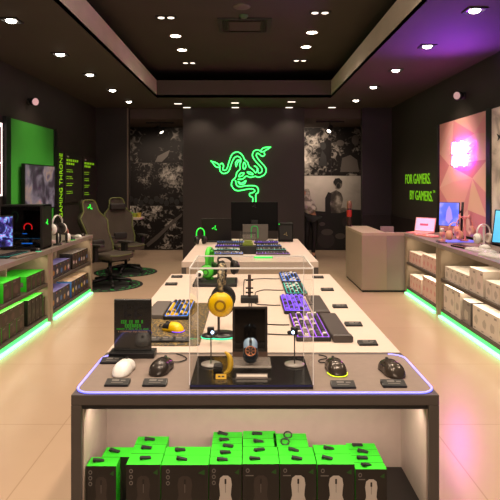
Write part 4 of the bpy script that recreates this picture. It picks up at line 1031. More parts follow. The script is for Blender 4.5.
# yellow headset on a light-ring stand
def make_headset(label, loc, rotz, shell, band, cushion, z_top, r=.078, cs=1., stand=None, mic=False, cups='both', accent=None):
    """headset upright: band arc in local XZ plane, z_top = height of the band's top above loc"""
    t = thing('headset', label, 'headset', loc, rotz)
    cz = z_top - r - .012
    pts = [(r * math.cos(a), 0, cz + (r + .012) * math.sin(a)) for a in [PI * k / 20 for k in range(21)]]
    pts = [(r * 1.02, 0, cz - .05)] + pts + [(-r * 1.02, 0, cz - .05)]
    bm = nb(); tube(bm, catmull(pts, 3), .006, 10, flat=((0, 1, 0), .006)); 
    bm.free(); bm = nb()
    n = len(pts)
    # padded band: flat strip, wide along y
    rings = []
    for i, p in enumerate(pts):
        a = Vector(pts[max(0, i-1)]); b = Vector(pts[min(n-1, i+1)]); tdir = (b - a).normalized(); nor = Vector((tdir.z, 0, -tdir.x))
        wv = .016 if 2 < i < n - 3 else .011; hv = .006
        rings.append([Vector(p) + nor * (hv * math.sin(2*PI*k/10)) + Vector((0, wv * math.cos(2*PI*k/10), 0)) for k in range(10)])
    loft(bm, rings); obj('headband', bm, band, t)
    for s in (-1, 1):
        mx = Matrix.Translation((s * r * 1.0, 0, cz - .07)) @ Matrix.Rotation(s * PI / 2, 4, 'Y') @ Matrix.Scale(cs, 4)
        bm = nb(); lathe(bm, [(0, .026), (.018, .026), (.03, .022), (.042, .014), (.046, .004), (.046, -.004)], 26, mx=mx); c = obj('ear_cup', bm, shell, t)
        bm = nb(); lathe(bm, [(.014, .0262), (.018, .0285), (.022, .0262)], 24, mx=mx); obj('cup_ring', bm, accent or cushion, c)
        bm = nb(); lathe(bm, [(.046, -.004), (.05, -.01), (.047, -.02), (.036, -.024), (.024, -.02), (.022, -.012), (0, -.012)], 26, mx=mx); obj('ear_cushion', bm, cushion, c)
    if mic:
        bm = nb(); tube(bm, catmull([(r + .01, -.01, cz - .09), (r, -.05, cz - .12), (r * .6, -.085, cz - .125)], 6), .003, 8); obj('microphone_boom', bm, RUBBER, t)
    return t
def headset_stand(label, loc, rotz, h, base_m, pole_m, glow=None, rb=.06):
    t = thing('headset_stand', label, 'headset stand', loc, rotz)
    bm = nb(); lathe(bm, [(0, 0), (rb, 0), (rb * 1.03, .006), (rb * .95, .014), (0, .016)], 32); obj('stand_base', bm, base_m, t)
    if glow:
        bm = nb(); tube(bm, [(rb * 1.03 * math.cos(2*PI*k/32), rb * 1.03 * math.sin(2*PI*k/32), .004) for k in range(32)], .0028, 6, True); obj('light_ring', bm, glow, t)
    bm = nb(); box(bm, -.012, .012, .01, .02, .012, h - .012, .003); obj('stand_pole', bm, pole_m, t)
    bm = nb(); box(bm, -.02, .02, -.022, .022, h - .016, h - .002, .005); obj('stand_head', bm, pole_m, t)
    return t
d = 2.44; hx = X_at(221.5, 2.38)
headset_stand('round stand with green glowing base under the yellow headset', (hx, d, TZ + .0005), R(88), .30, BLACK, M('pole_grey', '#3b3532', .5), glowm('ring_green', '#40e0a0', 1.2))
make_headset('bright yellow headset with mottled band hung on glowing stand', (hx, d, TZ + .0005), R(88), YEL, ramp_mat('mottled_band', 'noise', 90, [(.42, '#2a2622'), (.55, '#8a7a5a'), (.7, '#c8b088')], .6), RUBBER, .318, cs=1.15, mic=True, accent=M('yellow_dark', '#a07800', .4))
bm = nb(); lathe(bm, [(0, 0), (.05, 0), (.052, .008), (.045, .016), (0, .018)], 30)
t = thing('charging_puck', 'low round black puck with green rim, left of the yellow headset', 'charging puck', (X_at(190, 2.42) - .0 , 2.5, TZ + .0005)); bm.free()
bm = nb(); lathe(bm, [(0, 0), (.034, 0), (.036, .006), (.03, .014), (0, .016)], 30); obj('puck_body', bm, BLACK, t)
bm = nb(); tube(bm, [(.036 * math.cos(2*PI*k/28), .036 * math.sin(2*PI*k/28), .004) for k in range(28)], .0022, 6, True); obj('light_ring', bm, glowm('ring_green', '#40e0a0', 1.2), t)
t.location = (-.165, 2.42, TZ + .0005)
# headband-like patterned strap box standing in the left (seen through the case)
bm = nb(); prism(bm, rrect(-.016, .016, -.3, .3, .006), .0005, .004); tag(obj('patterned_strap', bm, GOLDM, loc=(-.215, 2.64, TZ)), 'long narrow gold patterned strap beside the patterned mat', 'strap')
# black platform with devices
d = 3.62
t = thing('low_plinth', 'low black plinth carrying green and black headsets', 'plinth', (X_at(216, 3.75), 3.72, TZ + .0005))
bm = nb(); box(bm, -.145, .145, -.13, .13, 0, .02, .004); obj('plinth_block', bm, MATTE, t)
bm = nb(); box(bm, -.13, .13, -.115, .115, .02, .022); obj('plinth_pad', bm, DGREY, t)
PZ = TZ + .0235
t = thing('webcam', 'small white and black camera at the left end of the plinth', 'webcam', (X_at(200.5, 3.72), 3.66, PZ))
bm = nb(); cyl(bm, (0, 0), .02, 0, .008, 20); obj('webcam_foot', bm, BLACK, t)
bm = nb(); cyl(bm, (0, 0), .006, .008, .03, 12); obj('webcam_neck', bm, BLACK, t)
bm = nb(); lathe(bm, [(0, -.024), (.02, -.022), (.024, -.01), (.024, .02), (.018, .026), (0, .026)], 22, mx=Matrix.Translation((0, 0, .05)) @ Matrix.Rotation(R(90), 4, 'X')); obj('webcam_body', bm, WHITE, t)
bm = nb(); lathe(bm, [(0, .028), (.012, .0275), (.013, .026)], 18, mx=Matrix.Translation((0, 0, .05)) @ Matrix.Rotation(R(90), 4, 'X')); obj('webcam_lens', bm, BLACK, t)
GRH = M('green_plastic', '#49c832', .4)
headset_stand('slim green stand holding up the green headset', (X_at(209.5, 3.75), 3.76, PZ), 0, .20, GRH, GRH, None, .03)
make_headset('bright green headset on the black plinth', (X_at(209.5, 3.75), 3.76, PZ), R(78), GRH, GRH, M('green_cushion', '#2c5a24', .8), .215, r=.072)
bh = make_headset('black headset lying at the right of the plinth', (X_at(230.5, 3.66), 3.66, PZ + .06), R(20), BLACK, MATTE, RUBBER, .19, r=.05)
bh.rotation_euler = (R(-62), 0, R(20))
# centre cable stand
d = 3.1
t = thing('cable_post', 'black block with slim post where keyboard cables meet', 'cable post', (X_at(249.5, d), d + .05, TZ + .0005))
bm = nb(); box(bm, -.05, .05, -.04, .04, .0, .03, .003); obj('post_base', bm, MATTE, t)
bm = nb(); box(bm, -.009, .009, -.006, .006, .03, .155, .002); obj('post_column', bm, M('post_brown', '#4a332d', .4), t)
for k, z in enumerate((.05, .075, .12)):
    bm = nb(); box(bm, -.022, .022, -.012, .0, z, z + .008, .002); obj('cable_clip', bm, MATTE, t)
# cables across the table from the post to the keyboards
for k, (y1, xk) in enumerate([(2.45, .207), (2.62, .207), (3.04, .19), (3.47, .235), (3.88, .235)]):
    bm = nb(); xe = .012 + .013 * k if k < 4 else -.02; s_ = 1 if y1 < 3.1 else -1
    pts = [(xk - .005, y1, .004), (xk - .05, y1 + .004, .003), (.11, y1 + .012, .003), (xe + .02, y1 + .03 * s_, .003), (xe, y1 + .09 * s_, .003), (xe, 3.105 if s_ > 0 else 3.2, .003)]
    tube(bm, catmull(pts, 7), .0028, 8)
    tag(obj('keyboard_cable', bm, RUBBER, loc=(0, 0, TZ + .0005)), f'thin black cable on the long table, {ORD[k]} nearest between post and keyboards', 'cable', 'cables on the long table')

# ------------------------------------------------------------------ far table T3
rk = 0
for side, xs in ((-1, -.185), (1, .245)):
    for k, y in enumerate([5.2, 5.5, 5.84, 6.2]):
        L = .30 if side < 0 else (.32, .31, .28, .27)[k]
        gl = [GB, GT, GV, GB][k] if side < 0 else [GM, GT, GB, GV][k]
        make_keyboard(f'small keyboard on the farthest table, {ORD[k]} in the {"left" if side < 0 else "right"} row', (xs + (.0 if side < 0 else -.01 * k), y, TZ + .0005), 0, L, .12, BLACK if k else M('case_bronze', '#5c504a', .4), [KB, KG, KB] if (side > 0 or k > 1) else [KW, KB, KG], gl, 11, 5, 40 + rk, None, 'small keyboards on the farthest table'); rk += 1
t = thing('glass_cube', 'smoked display cube with yellow-green parts, between the small keyboards', 'display cube', (X_at(248, 5.3), 5.32, TZ + .0005))
bm = nb(); box(bm, -.08, .08, -.07, .07, 0, .075, .004); obj('cube_base', bm, BLACK, t)
bm = nb(); box(bm, -.078, .078, -.068, .068, .0755, .195); obj('cube_glass', bm, ACR, t)
bm = nb(); box(bm, -.05, .05, -.03, .03, .076, .105, .004); box(bm, -.035, .04, -.02, .03, .105, .125, .004); obj('cube_content', bm, M('olive_parts', '#7a8a2c', .5), t)
bm = nb()
for x in (-.078, .078):
    for y in (-.068, .068): box(bm, x - .0025, x + .0025, y - .0025, y + .0025, .0755, .197)
box(bm, -.08, .08, -.0705, -.066, .193, .199); box(bm, -.08, .08, .066, .0705, .193, .199); obj('cube_frame', bm, DGREY, t)
t = thing('light_bar', 'bright green glowing bar at front of the farthest table', 'light bar', (X_at(263.5, 4.95), 4.99, TZ + .0005))
bm = nb(); box(bm, -.085, .085, -.02, .02, 0, .016, .004); obj('bar_housing', bm, MATTE, t)
bm = nb(); box(bm, -.08, .08, -.0245, -.015, .004, .024, .003); obj('bar_light', bm, glowm('bar_green', '#20e040', 2.5), t)
# laptop, lid towards the camera
d = 6.3
t = thing('laptop', 'black laptop showing lid with green emblem on farthest table', 'laptop', (X_at(216.5, d), d, TZ + .0005))
bm = nb(); box(bm, -.17, .17, .0, .235, 0, .016, .003); obj('laptop_base', bm, BLACK, t)
mx = Matrix.Translation((0, .004, .018)) @ Matrix.Rotation(R(8), 4, 'X')
LIDM = M('lid_black', '#191512', .5, spec=.25)
bm = nb(); box(bm, -.17, .17, -.004, .004, 0, .26, .003, mx=mx); obj('laptop_lid', bm, LIDM, t)
def snake_mark(mx, s):
    bm = nb()
    for a in (0, 2.09, 4.19):
        q = Matrix.Rotation(a, 4, 'Y'); pts = [q @ Vector(p) for p in ((0, 0, .1*s), (.25*s, 0, .25*s), (.05*s, 0, .5*s), (.3*s, 0, .62*s))]
        tube(bm, catmull(pts, 4), .09 * s, 6)
    fit(bm, mx); return bm
obj('lid_emblem', snake_mark(mx @ Matrix.Translation((-.02, -.006, .15)), .045), EMBG, t)
# monitor, back towards camera, on grey stand
d = 6.55
t = thing('monitor', 'large black monitor seen from behind below the neon emblem', 'monitor', (X_at(254.5, d), d, TZ + .0005))
zb, zt = Z_at(231, d) - TZ, Z_at(202, d) - TZ
bm = nb(); box(bm, -.28, .28, 0, .035, zb, zt, .006); obj('monitor_back', bm, M('monitor_black', '#070606', .6, spec=.15), t)
obj('monitor_emblem', snake_mark(Matrix.Translation((0, -.003, zt - .05)), .035), M('emblem_dim', '#2d2724', .5), t)
bm = nb(); box(bm, -.14, .16, -.06, -.03, 0, Z_at(224, d) - TZ, .003); obj('stand_plate', bm, M('stand_grey', '#5f5852', .5, noise=.1, nscale=20), t)
bm = nb(); box(bm, -.04, .04, -.03, 0, .08, .24, .003); obj('stand_arm', bm, MATTE, t)
bm = nb(); tube(bm, catmull([(-.04, -.066, .03), (-.035, -.066, .15), (.0, -.066, .17), (.035, -.066, .15), (.04, -.066, .03)], 5), .006, 8); obj('accent_loop', bm, M('loop_green', '#2a8a40', .5, emit='#2a9a40', es=.3), t)
t = thing('mini_computer', 'small black computer cube with green light, right of the monitor', 'computer', (X_at(285.5, 6.4), 6.42, TZ + .0005))
bm = nb(); box(bm, -.085, .085, -.08, .08, .006, .215, .005); obj('computer_case', bm, M('cube_black', '#0f0d0c', .5, spec=.2), t)
bm = nb(); box(bm, -.07, .07, -.0815, -.08, .03, .19); obj('front_mesh', bm, MATTE, t)
obj('front_emblem', snake_mark(Matrix.Translation((.0, -.083, .09)), .035), M('emblem_brass', '#8a7a50', .4), t)
bm = nb(); box(bm, -.085, -.072, -.083, -.08, .2, .21); obj('power_light', bm, EMBG, t)
bm = nb()
for sx in (-1, 1):
    for sy in (-1, 1): cyl(bm, (sx * .07, sy * .065), .008, 0, .007, 10)
obj('rubber_feet', bm, RUBBER, t)
hs = make_headset('green-lit black headset at left edge of the farthest table', (-.515, 6.08, TZ + .0005), R(20), BLACK, EMBG, RUBBER, .18, r=.045)
t2 = thing('laptop_tray', 'thin dark tray between laptop and small computer on farthest table', 'tray', (X_at(272, 6.45), 6.4, TZ + .0005))
bm = nb(); box(bm, -.06, .035, -.05, .05, 0, .014, .003); obj('tray_plate', bm, WHITE, t2)
bm = nb(); box(bm, -.04, .015, -.03, .03, .014, .02, .002); obj('tray_device', bm, BLACK, t2)

# ================================================================== LEFT COUNTER ITEMS
def screen_unit(name, label, cat, loc, rotz, w, h, zb, face, stand=True, tilt=0., bez=.012, body=BLACK, group=None):
    """screen facing local -Y"""
    t = thing(name, label, cat, loc, rotz, group); mx = Matrix.Translation((0, 0, zb)) @ Matrix.Rotation(R(tilt), 4, 'X')
    bm = nb(); box(bm, -w/2, w/2, 0, .03, 0, h, .004, mx=mx); obj('monitor_housing', bm, body, t)
    bm = nb(); quad(bm, [mx @ Vector(p) for p in ((-w/2 + bez, -.0008, bez), (w/2 - bez, -.0008, bez), (w/2 - bez, -.0008, h - bez), (-w/2 + bez, -.0008, h - bez))]); obj('screen_picture', bm, face, t)
    if stand:
        bm = nb(); box(bm, -.1, .1, -.05, .11, 0, .012, .004); obj('stand_foot', bm, body, t)
        bm = nb(); box(bm, -.025, .025, .03, .05, .012, zb + h * .5, .004); obj('stand_column', bm, body, t)
    return t
GAL = ramp_mat('galaxy_picture', 'noise', 14, [(.35, '#06060f'), (.46, '#1a1a50'), (.54, '#5a4aa0'), (.6, '#4aa0c8'), (.68, '#c060c0'), (.75, '#10102a')], .3, es=.9, dist=.8)
screen_unit('monitor', 'monitor showing a blue and violet galaxy at the left edge', 'monitor', (-2.60, 5.5, HL), R(50), .55, .33, .08, GAL)
# tower PC, glass side to the camera, front to the aisle
t = thing('tower_computer', 'large black tower computer with dark glass side and red ring', 'computer', (-2.5, 6.24, HL + .0005))
w, dp, h = .235, .14, .5
SMOKE = bpy.data.materials.new('smoked_glass'); SMOKE.use_nodes = True; nt = SMOKE.node_tree; nt.nodes.clear()
o_ = nt.nodes.new('ShaderNodeOutputMaterial'); mx_ = nt.nodes.new('ShaderNodeMixShader'); tr = nt.nodes.new('ShaderNodeBsdfTransparent'); tr.inputs[0].default_value = (.45, .47, .5, 1)
gl = nt.nodes.new('ShaderNodeBsdfGlossy'); gl.inputs['Roughness'].default_value = .05; mx_.inputs[0].default_value = .05
nt.links.new(tr.outputs[0], mx_.inputs[1]); nt.links.new(gl.outputs[0], mx_.inputs[2]); nt.links.new(mx_.outputs[0], o_.inputs[0])
bm = nb(); box(bm, -w, w, -dp + .004, dp, .006, .03, .003); box(bm, -w, w, -dp + .004, dp, h - .02, h, .003); box(bm, -w, -w + .02, -dp + .004, dp, .03, h - .02); box(bm, -w + .02, w, dp - .02, dp, .03, h - .02); obj('computer_case', bm, M('tower_black', '#131112', .4), t)
bm = nb(); box(bm, w - .03, w, -dp, dp, .006, h, .004); obj('front_panel', bm, M('tower_front', '#1a1715', .5), t)
bm = nb(); box(bm, -w + .004, w - .03, -dp, -dp + .004, .03, h - .02); obj('glass_panel', bm, SMOKE, t)
bm = nb(); box(bm, -w + .02, w - .03, -.06, dp - .02, .15, .165); obj('graphics_card', bm, DGREY, t)
bm = nb(); tube(bm, [(.045 + .045 * math.cos(a), -.075, .245 + .045 * math.sin(a)) for a in [PI * -.15 + PI * 1.3 * k / 20 for k in range(21)]], .006, 8); obj('fan_light', bm, glowm('fan_red', '#ff2020', 2.2), t)['label'] = 'glowing red ring'
bm = nb(); box(bm, -.02, .03, -.07, -.062, .172, .18); box(bm, -.03, .09, -.07, -.062, .06, .072); obj('card_light', bm, glowm('card_blue', '#2a8cff', 1.3), t)
bm = nb(); box(bm, -w + .02, w - .04, -.075, -.068, .12, .124); obj('edge_light', bm, glowm('edge_teal', '#1a6a90', .9), t)
obj('front_emblem', fit(snake_mark(Matrix(), .05), Matrix.Translation((w + .002, -.01, .3)) @ Matrix.Rotation(PI / 2, 4, 'Z')), EMBG, t)
bm = nb(); tube(bm, catmull([(-.15, -.02, .28), (-.17, -.02, .36), (-.13, -.02, .42), (-.09, -.02, .38), (-.11, -.02, .3)], 5), .007, 8); obj('cooler_tube', bm, M('tube_dimgreen', '#164026', .4, emit='#1a6030', es=.15), t)
bm = nb()
for sx in (-1, 1):
    for sy in (-1, 1): box(bm, sx*.19 - .02, sx*.19 + .02, sy*.1 - .02, sy*.1 + .02, 0, .007)
obj('rubber_feet', bm, RUBBER, t)
make_keyboard('black full keyboard in front of the galaxy monitor', (-2.40, 5.62, HL + .0005), R(84), .44, .14, BLACK, [KB, KB, KG], GT, 16, 5, 71)
wrist_rest('grey brown wrist rest before the keyboard on near left counter', -.035, .035, 0, .42, M('rest_tan', '#8a7a6c', .6))
wr = [o for o in COL.objects if o.name.startswith('wrist_rest')][-1]; wr.location = (-2.295, 5.40, HL + .0005); wr.rotation_euler = (0, 0, R(-6))
make_mouse('black mouse with green light beside the tower computer', BLACK, (-2.30, 5.99, HL + .0005), R(80), glow=glowm('ring_green', '#40e0a0', 1.2))
# white headset on stand, white mouse, small items on far unit
headset_stand('slim black stand under the white headset on left counter', (-2.275, 6.6, HL + .0005), R(40), .34, BLACK, BLACK, None, .05)
make_headset('white headset hung on slim stand behind the tower computer', (-2.275, 6.6, HL + .0005), R(66), WHITE, WHITE, M('cushion_grey', '#3a3634', .8), .357, r=.08, cs=1.42, accent=M('pink_accent', '#e0a0a8', .4))
make_headset('second white and pink headset lying below the hung white headset', (-2.29, 6.86, HL + .0005), R(20), WHITE, PINK, BLACK, .2, r=.055, cs=1.2)
make_mouse('white and pink mouse beside the white headset on far left counter', M('mouse_pinkwhite', '#e8c8c4', .35), (-2.40, 6.8, HL + .0005), R(70), btn=WHITE)
t = thing('microphone', 'thin black stick microphone with pink tip on far left counter', 'microphone', (-2.32, 7.02, HL + .0005))
bm = nb(); lathe(bm, [(0, 0), (.04, 0), (.04, .008), (0, .012)], 22); obj('microphone_base', bm, BLACK, t)
bm = nb(); cyl(bm, (0, 0), .004, .01, .13, 10); obj('microphone_stem', bm, BLACK, t)
bm = nb(); lathe(bm, [(0, 0), (.008, 0), (.009, .03), (.006, .05), (0, .052)], 14, mx=Matrix.Translation((0, 0, .13))); obj('microphone_tip', bm, PINK, t)
make_mouse('black mouse with green light, nearer pair on far left counter', BLACK, (-2.29, 7.2, HL + .0005), R(30), glow=EMBG)
make_mouse('white mouse lying near the end of far left counter', WHITE, (-2.30, 7.5, HL + .0005), R(60))
make_mouse('dark mouse at the far end of far left counter', MGREY, (-2.33, 7.75, HL + .0005), R(50))
# product display box left end near unit
# ================================================================== RIGHT COUNTER ITEMS
BLUS = ramp_mat('blue_violet_screen', 'noise', 5, [(.3, '#4a5ae0'), (.5, '#5a6cf0'), (.62, '#8a8cf8'), (.7, '#e0a0b8'), (.78, '#5060e0')], .3, es=.7)
t = thing('laptop', 'pink laptop with pale screen, open at far end of right counter', 'laptop', (2.56, 7.95, HR + .0005), R(-48))
bm = nb(); box(bm, -.16, .16, -.22, 0, 0, .014, .003); obj('laptop_base', bm, PINK, t)
bm = nb(); box(bm, -.145, .145, -.12, -.02, .0142, .016); obj('laptop_keys', bm, PEACH, t)
mx = Matrix.Translation((0, 0, .014)) @ Matrix.Rotation(R(-14), 4, 'X')
bm = nb(); box(bm, -.16, .16, 0, .008, 0, .21, .003, mx=mx); obj('laptop_lid', bm, PINK, t)
bm = nb(); quad(bm, [mx @ Vector(p) for p in ((-.148, -.0008, .014), (.148, -.0008, .014), (.148, -.0008, .198), (-.148, -.0008, .198))]); obj('screen_picture', bm, glowm('pale_screen', '#b8b4d8', .45), t)
bm = nb(); quad(bm, [mx @ Vector(p) for p in ((-.08, -.0014, .09), (.05, -.0014, .09), (.05, -.0014, .12), (-.08, -.0014, .12))]); obj('screen_mark', bm, glowm('screen_rose', '#c05070', .4), t)
# portrait-ish monitor on arm
t = screen_unit('monitor', 'tilted blue-violet screen on a black arm before pink panel', 'monitor', (2.62, 7.15, HR + .0005), R(-38), .26, .31, .16, BLUS, False, -6, .006)
bm = nb(); lathe(bm, [(0, 0), (.07, 0), (.07, .01), (0, .014)], 24, mx=Matrix.Translation((.12, .12, 0))); obj('stand_foot', bm, BLACK, t)
bm = nb(); tube(bm, [(.12, .12, .01), (.15, .1, .47)], .016, 10); obj('stand_column', bm, BLACK, t)
bm = nb(); tube(bm, [(.15, .1, .36), (.0, .07, .28)], .014, 10); obj('stand_arm', bm, BLACK, t)
bm = nb(); quad(bm, [Vector((x, -.006 - .0, z)) for x, z in ((-.04, .2), (.0, .15), (.05, .22), (.03, .33), (.0, .39), (-.03, .32))]); 
fit(bm, Matrix.Translation((0, -.012, 0)) @ Matrix.Translation((0, 0, .16)) @ Matrix.Rotation(R(-6), 4, 'X') @ Matrix.Translation((0, .014, -.12))); obj('screen_mark', bm, glowm('screen_pinkish', '#a08ad8', .6), t)
def mic_stand(label, loc, m):
    t = thing('microphone', label, 'microphone', loc)
    bm = nb(); lathe(bm, [(0, 0), (.045, 0), (.045, .01), (.01, .016), (.008, .06), (0, .06)], 24); obj('microphone_base', bm, m, t)
    bm = nb(); lathe(bm, [(0, .05), (.022, .052), (.03, .075), (.03, .11), (0, .11)], 24); obj('microphone_body', bm, m, t)
    bm = nb(); lathe(bm, [(.03, .11), (.031, .13), (.022, .155), (0, .162)], 24); obj('microphone_grille', bm, M('grille_silver', '#d0c4bc', .4, metal=.4), t)
mic_stand('stubby pink microphone in front of the blue-violet screen', (2.42, 6.82, HR + .0005), PINK)
headset_stand('slim pink stand under the pink headset on right counter', (2.68, 6.78, HR + .0005), R(-45), .285, PINK, PINK, None, .05)
hs = make_headset('pink headset with cat ears on slim stand before pink panel', (2.68, 6.78, HR + .0005), R(-5), PINK, PINK, PEACH, .30, r=.095, cs=1.35, accent=WHITE)
for s in (-1, 1):
    bm = nb(); lathe(bm, [(.022, 0), (.014, .025), (.0, .05)], 10, mx=Matrix.Translation((s * .05, 0, .285)) @ Matrix.Rotation(s * .35, 4, 'Y')); obj('cat_ear', bm, PINK, hs)
make_headset('peach headset leaning beside the pink cat-ear headset', (2.51, 6.66, HR + .0005), R(5), PEACH, PEACH, PINK, .24, r=.07, cs=1.25)
make_keyboard('pink keyboard lying near the pink laptop', (2.42, 7.42, HR + .0005), R(-70), .38, .13, PINK, [PINK, PEACH, WHITE], glowm('backlight_rose', '#ff9a90', .5), 14, 5, 81)
bm = nb(); prism(bm, rrect(-.2, .2, -.14, .14, .02), .0, .004); tag(obj('mouse_mat', bm, glowm('mat_blue', '#5a6cf0', .5), loc=(2.62, 6.8, HR + .0005 - .0)), 'glowing blue mouse mat under the pink headsets', 'mouse mat')
for o in COL.objects:
    if o.name.split('.')[0] in ('headset', 'headset_stand', 'microphone') and o.location.x > 2.3 and 6.7 < o.location.y < 7.1: o.location.z += .0045
t = thing('tablet', 'dark tablet lying flat at the front of far right counter', 'tablet', (2.36, 6.68, HR + .0005), R(80))
bm = nb(); box(bm, -.11, .11, -.05, .05, 0, .01, .003); obj('tablet_body', bm, M('tablet_plum', '#4a3a4a', .35), t)
bm = nb(); quad(bm, [(-.1, -.042, .0104), (.1, -.042, .0104), (.1, .042, .0104), (-.1, .042, .0104)]); obj('tablet_screen', bm, M('tablet_screen', '#5a4a5c', .2), t)
make_keyboard('dark compact keyboard on near right counter by the post', (2.40, 6.12, HR + .0005), R(-78), .30, .11, BLACK, [KB, KG, M('key_plum', '#5a4550', .4)], glowm('backlight_rose', '#ff9a90', .5), 12, 5, 82)
make_keyboard('white keyboard on near right counter, farther of the two', (2.46, 5.80, HR + .0005), R(-78), .36, .13, WHITE, [KW, WHITE], M('plate_pale', '#cfc4bc', .5), 13, 5, 83)
make_keyboard('white keyboard on near right counter, nearer to the aisle', (2.42, 5.32, HR + .0005), R(-78), .4, .14, WHITE, [KW, WHITE], M('plate_pale', '#cfc4bc', .5), 14, 5, 84)
make_mouse('white mouse beside the nearer white keyboard on right counter', WHITE, (2.60, 5.5, HR + .0005), R(60))
make_mouse('white mouse next to the dark compact keyboard', WHITE, (2.62, 6.05, HR + .0005), R(50))
headset_stand('slim white stand under the white headset on right counter', (2.70, 6.28, HR + .0005), R(-40), .235, WHITE, WHITE, None, .045)
make_headset('white headset hung on white stand in front of pink panel', (2.70, 6.28, HR + .0005), R(10), WHITE, WHITE, M('cushion_pale', '#cfc0b6', .8), .25, r=.08, cs=1.25)
SKY = ramp_mat('sky_blue_screen', 'noise', 2, [(.35, '#4aa8d8'), (.55, '#62bce8'), (.7, '#8ad0f0')], .3, es=.6)
t = screen_unit('monitor', 'black monitor with sky blue picture at the right edge', 'monitor', (2.70, 5.62, HR + .0005), R(-50), .42, .36, .09, SKY, True, -14)

# ================================================================== RECEPTION DESK
t = thing('reception_desk', 'plain grey beige reception desk at the back right', 'desk', (1.66, 7.95, 0))
DM = M('desk_taupe', '#9c8b7a', .5, noise=.06, nscale=4); DT = M('desk_top', '#b3a08c', .45)
bm = nb(); box(bm, 0, .36, 0, 1.3, .03, .82, .004); obj('side_block', bm, DM, t)
bm = nb(); box(bm, .36, 1.24, 0, .06, .03, .82, .003); obj('front_panel', bm, M('desk_front', '#8f8078', .5, noise=.06, nscale=4), t)
bm = nb(); box(bm, 0, .36, .0, 1.3, .82, .86, .004); box(bm, .36, 1.24, 0, .08, .82, .86, .003); obj('desk_top', bm, DT, t)
bm = nb(); box(bm, .36, 1.2, .06, .7, .68, .72, .003); obj('work_surface', bm, DT, t)
bm = nb(); box(bm, .015, .35, .015, 1.285, 0, .03); box(bm, .35, 1.23, .015, .05, 0, .03); obj('plinth', bm, MATTE, t)
t = screen_unit('cash_monitor', 'small pale till screen behind the reception desk front', 'screen', (2.16, 8.5, .721), R(180), .2, .15, .04, M('till_face', '#8a8078', .4), True, 0, .01, M('till_grey', '#8f857c', .5))

# ================================================================== GAMING CHAIRS AND MATS
FAB = M('chair_fabric', '#43392f', .85, noise=.2, nscale=60, bump=.15)
FABD = M('chair_dark', '#2a2421', .7)
PIPE = M('chair_piping', '#62672f', .5)
def star_mat(label, loc, r):
    t = thing('floor_mat', label, 'floor mat', loc, 0, 'round mats under the gaming chairs')
    bm = nb(); lathe(bm, [(0, .0005), (r, .0005), (r, .006), (0, .006)], 48); obj('mat_disc', bm, M('mat_black', '#171615', .8), t)
    bm = nb(); rs = random.Random(int(loc[1] * 10))
    for k in range(26):
        a0 = 2*PI*k/26; a1 = a0 + 2*PI/26 * rs.uniform(.4, .75)
        for (ra, rb_) in ((.88, .92),) + (((.68, .72),) if k % 2 else ()) + (((.74, .8),) if k % 3 == 0 else ()):
            quad(bm, [(r*ra*math.cos(a0), r*ra*math.sin(a0), .0066), (r*rb_*math.cos(a0), r*rb_*math.sin(a0), .0066), (r*rb_*math.cos(a1), r*rb_*math.sin(a1), .0066), (r*ra*math.cos(a1), r*ra*math.sin(a1), .0066)])
    obj('mat_print', bm, M('mat_green', '#1f8a3a', .7, emit='#1fa040', es=.12), t)
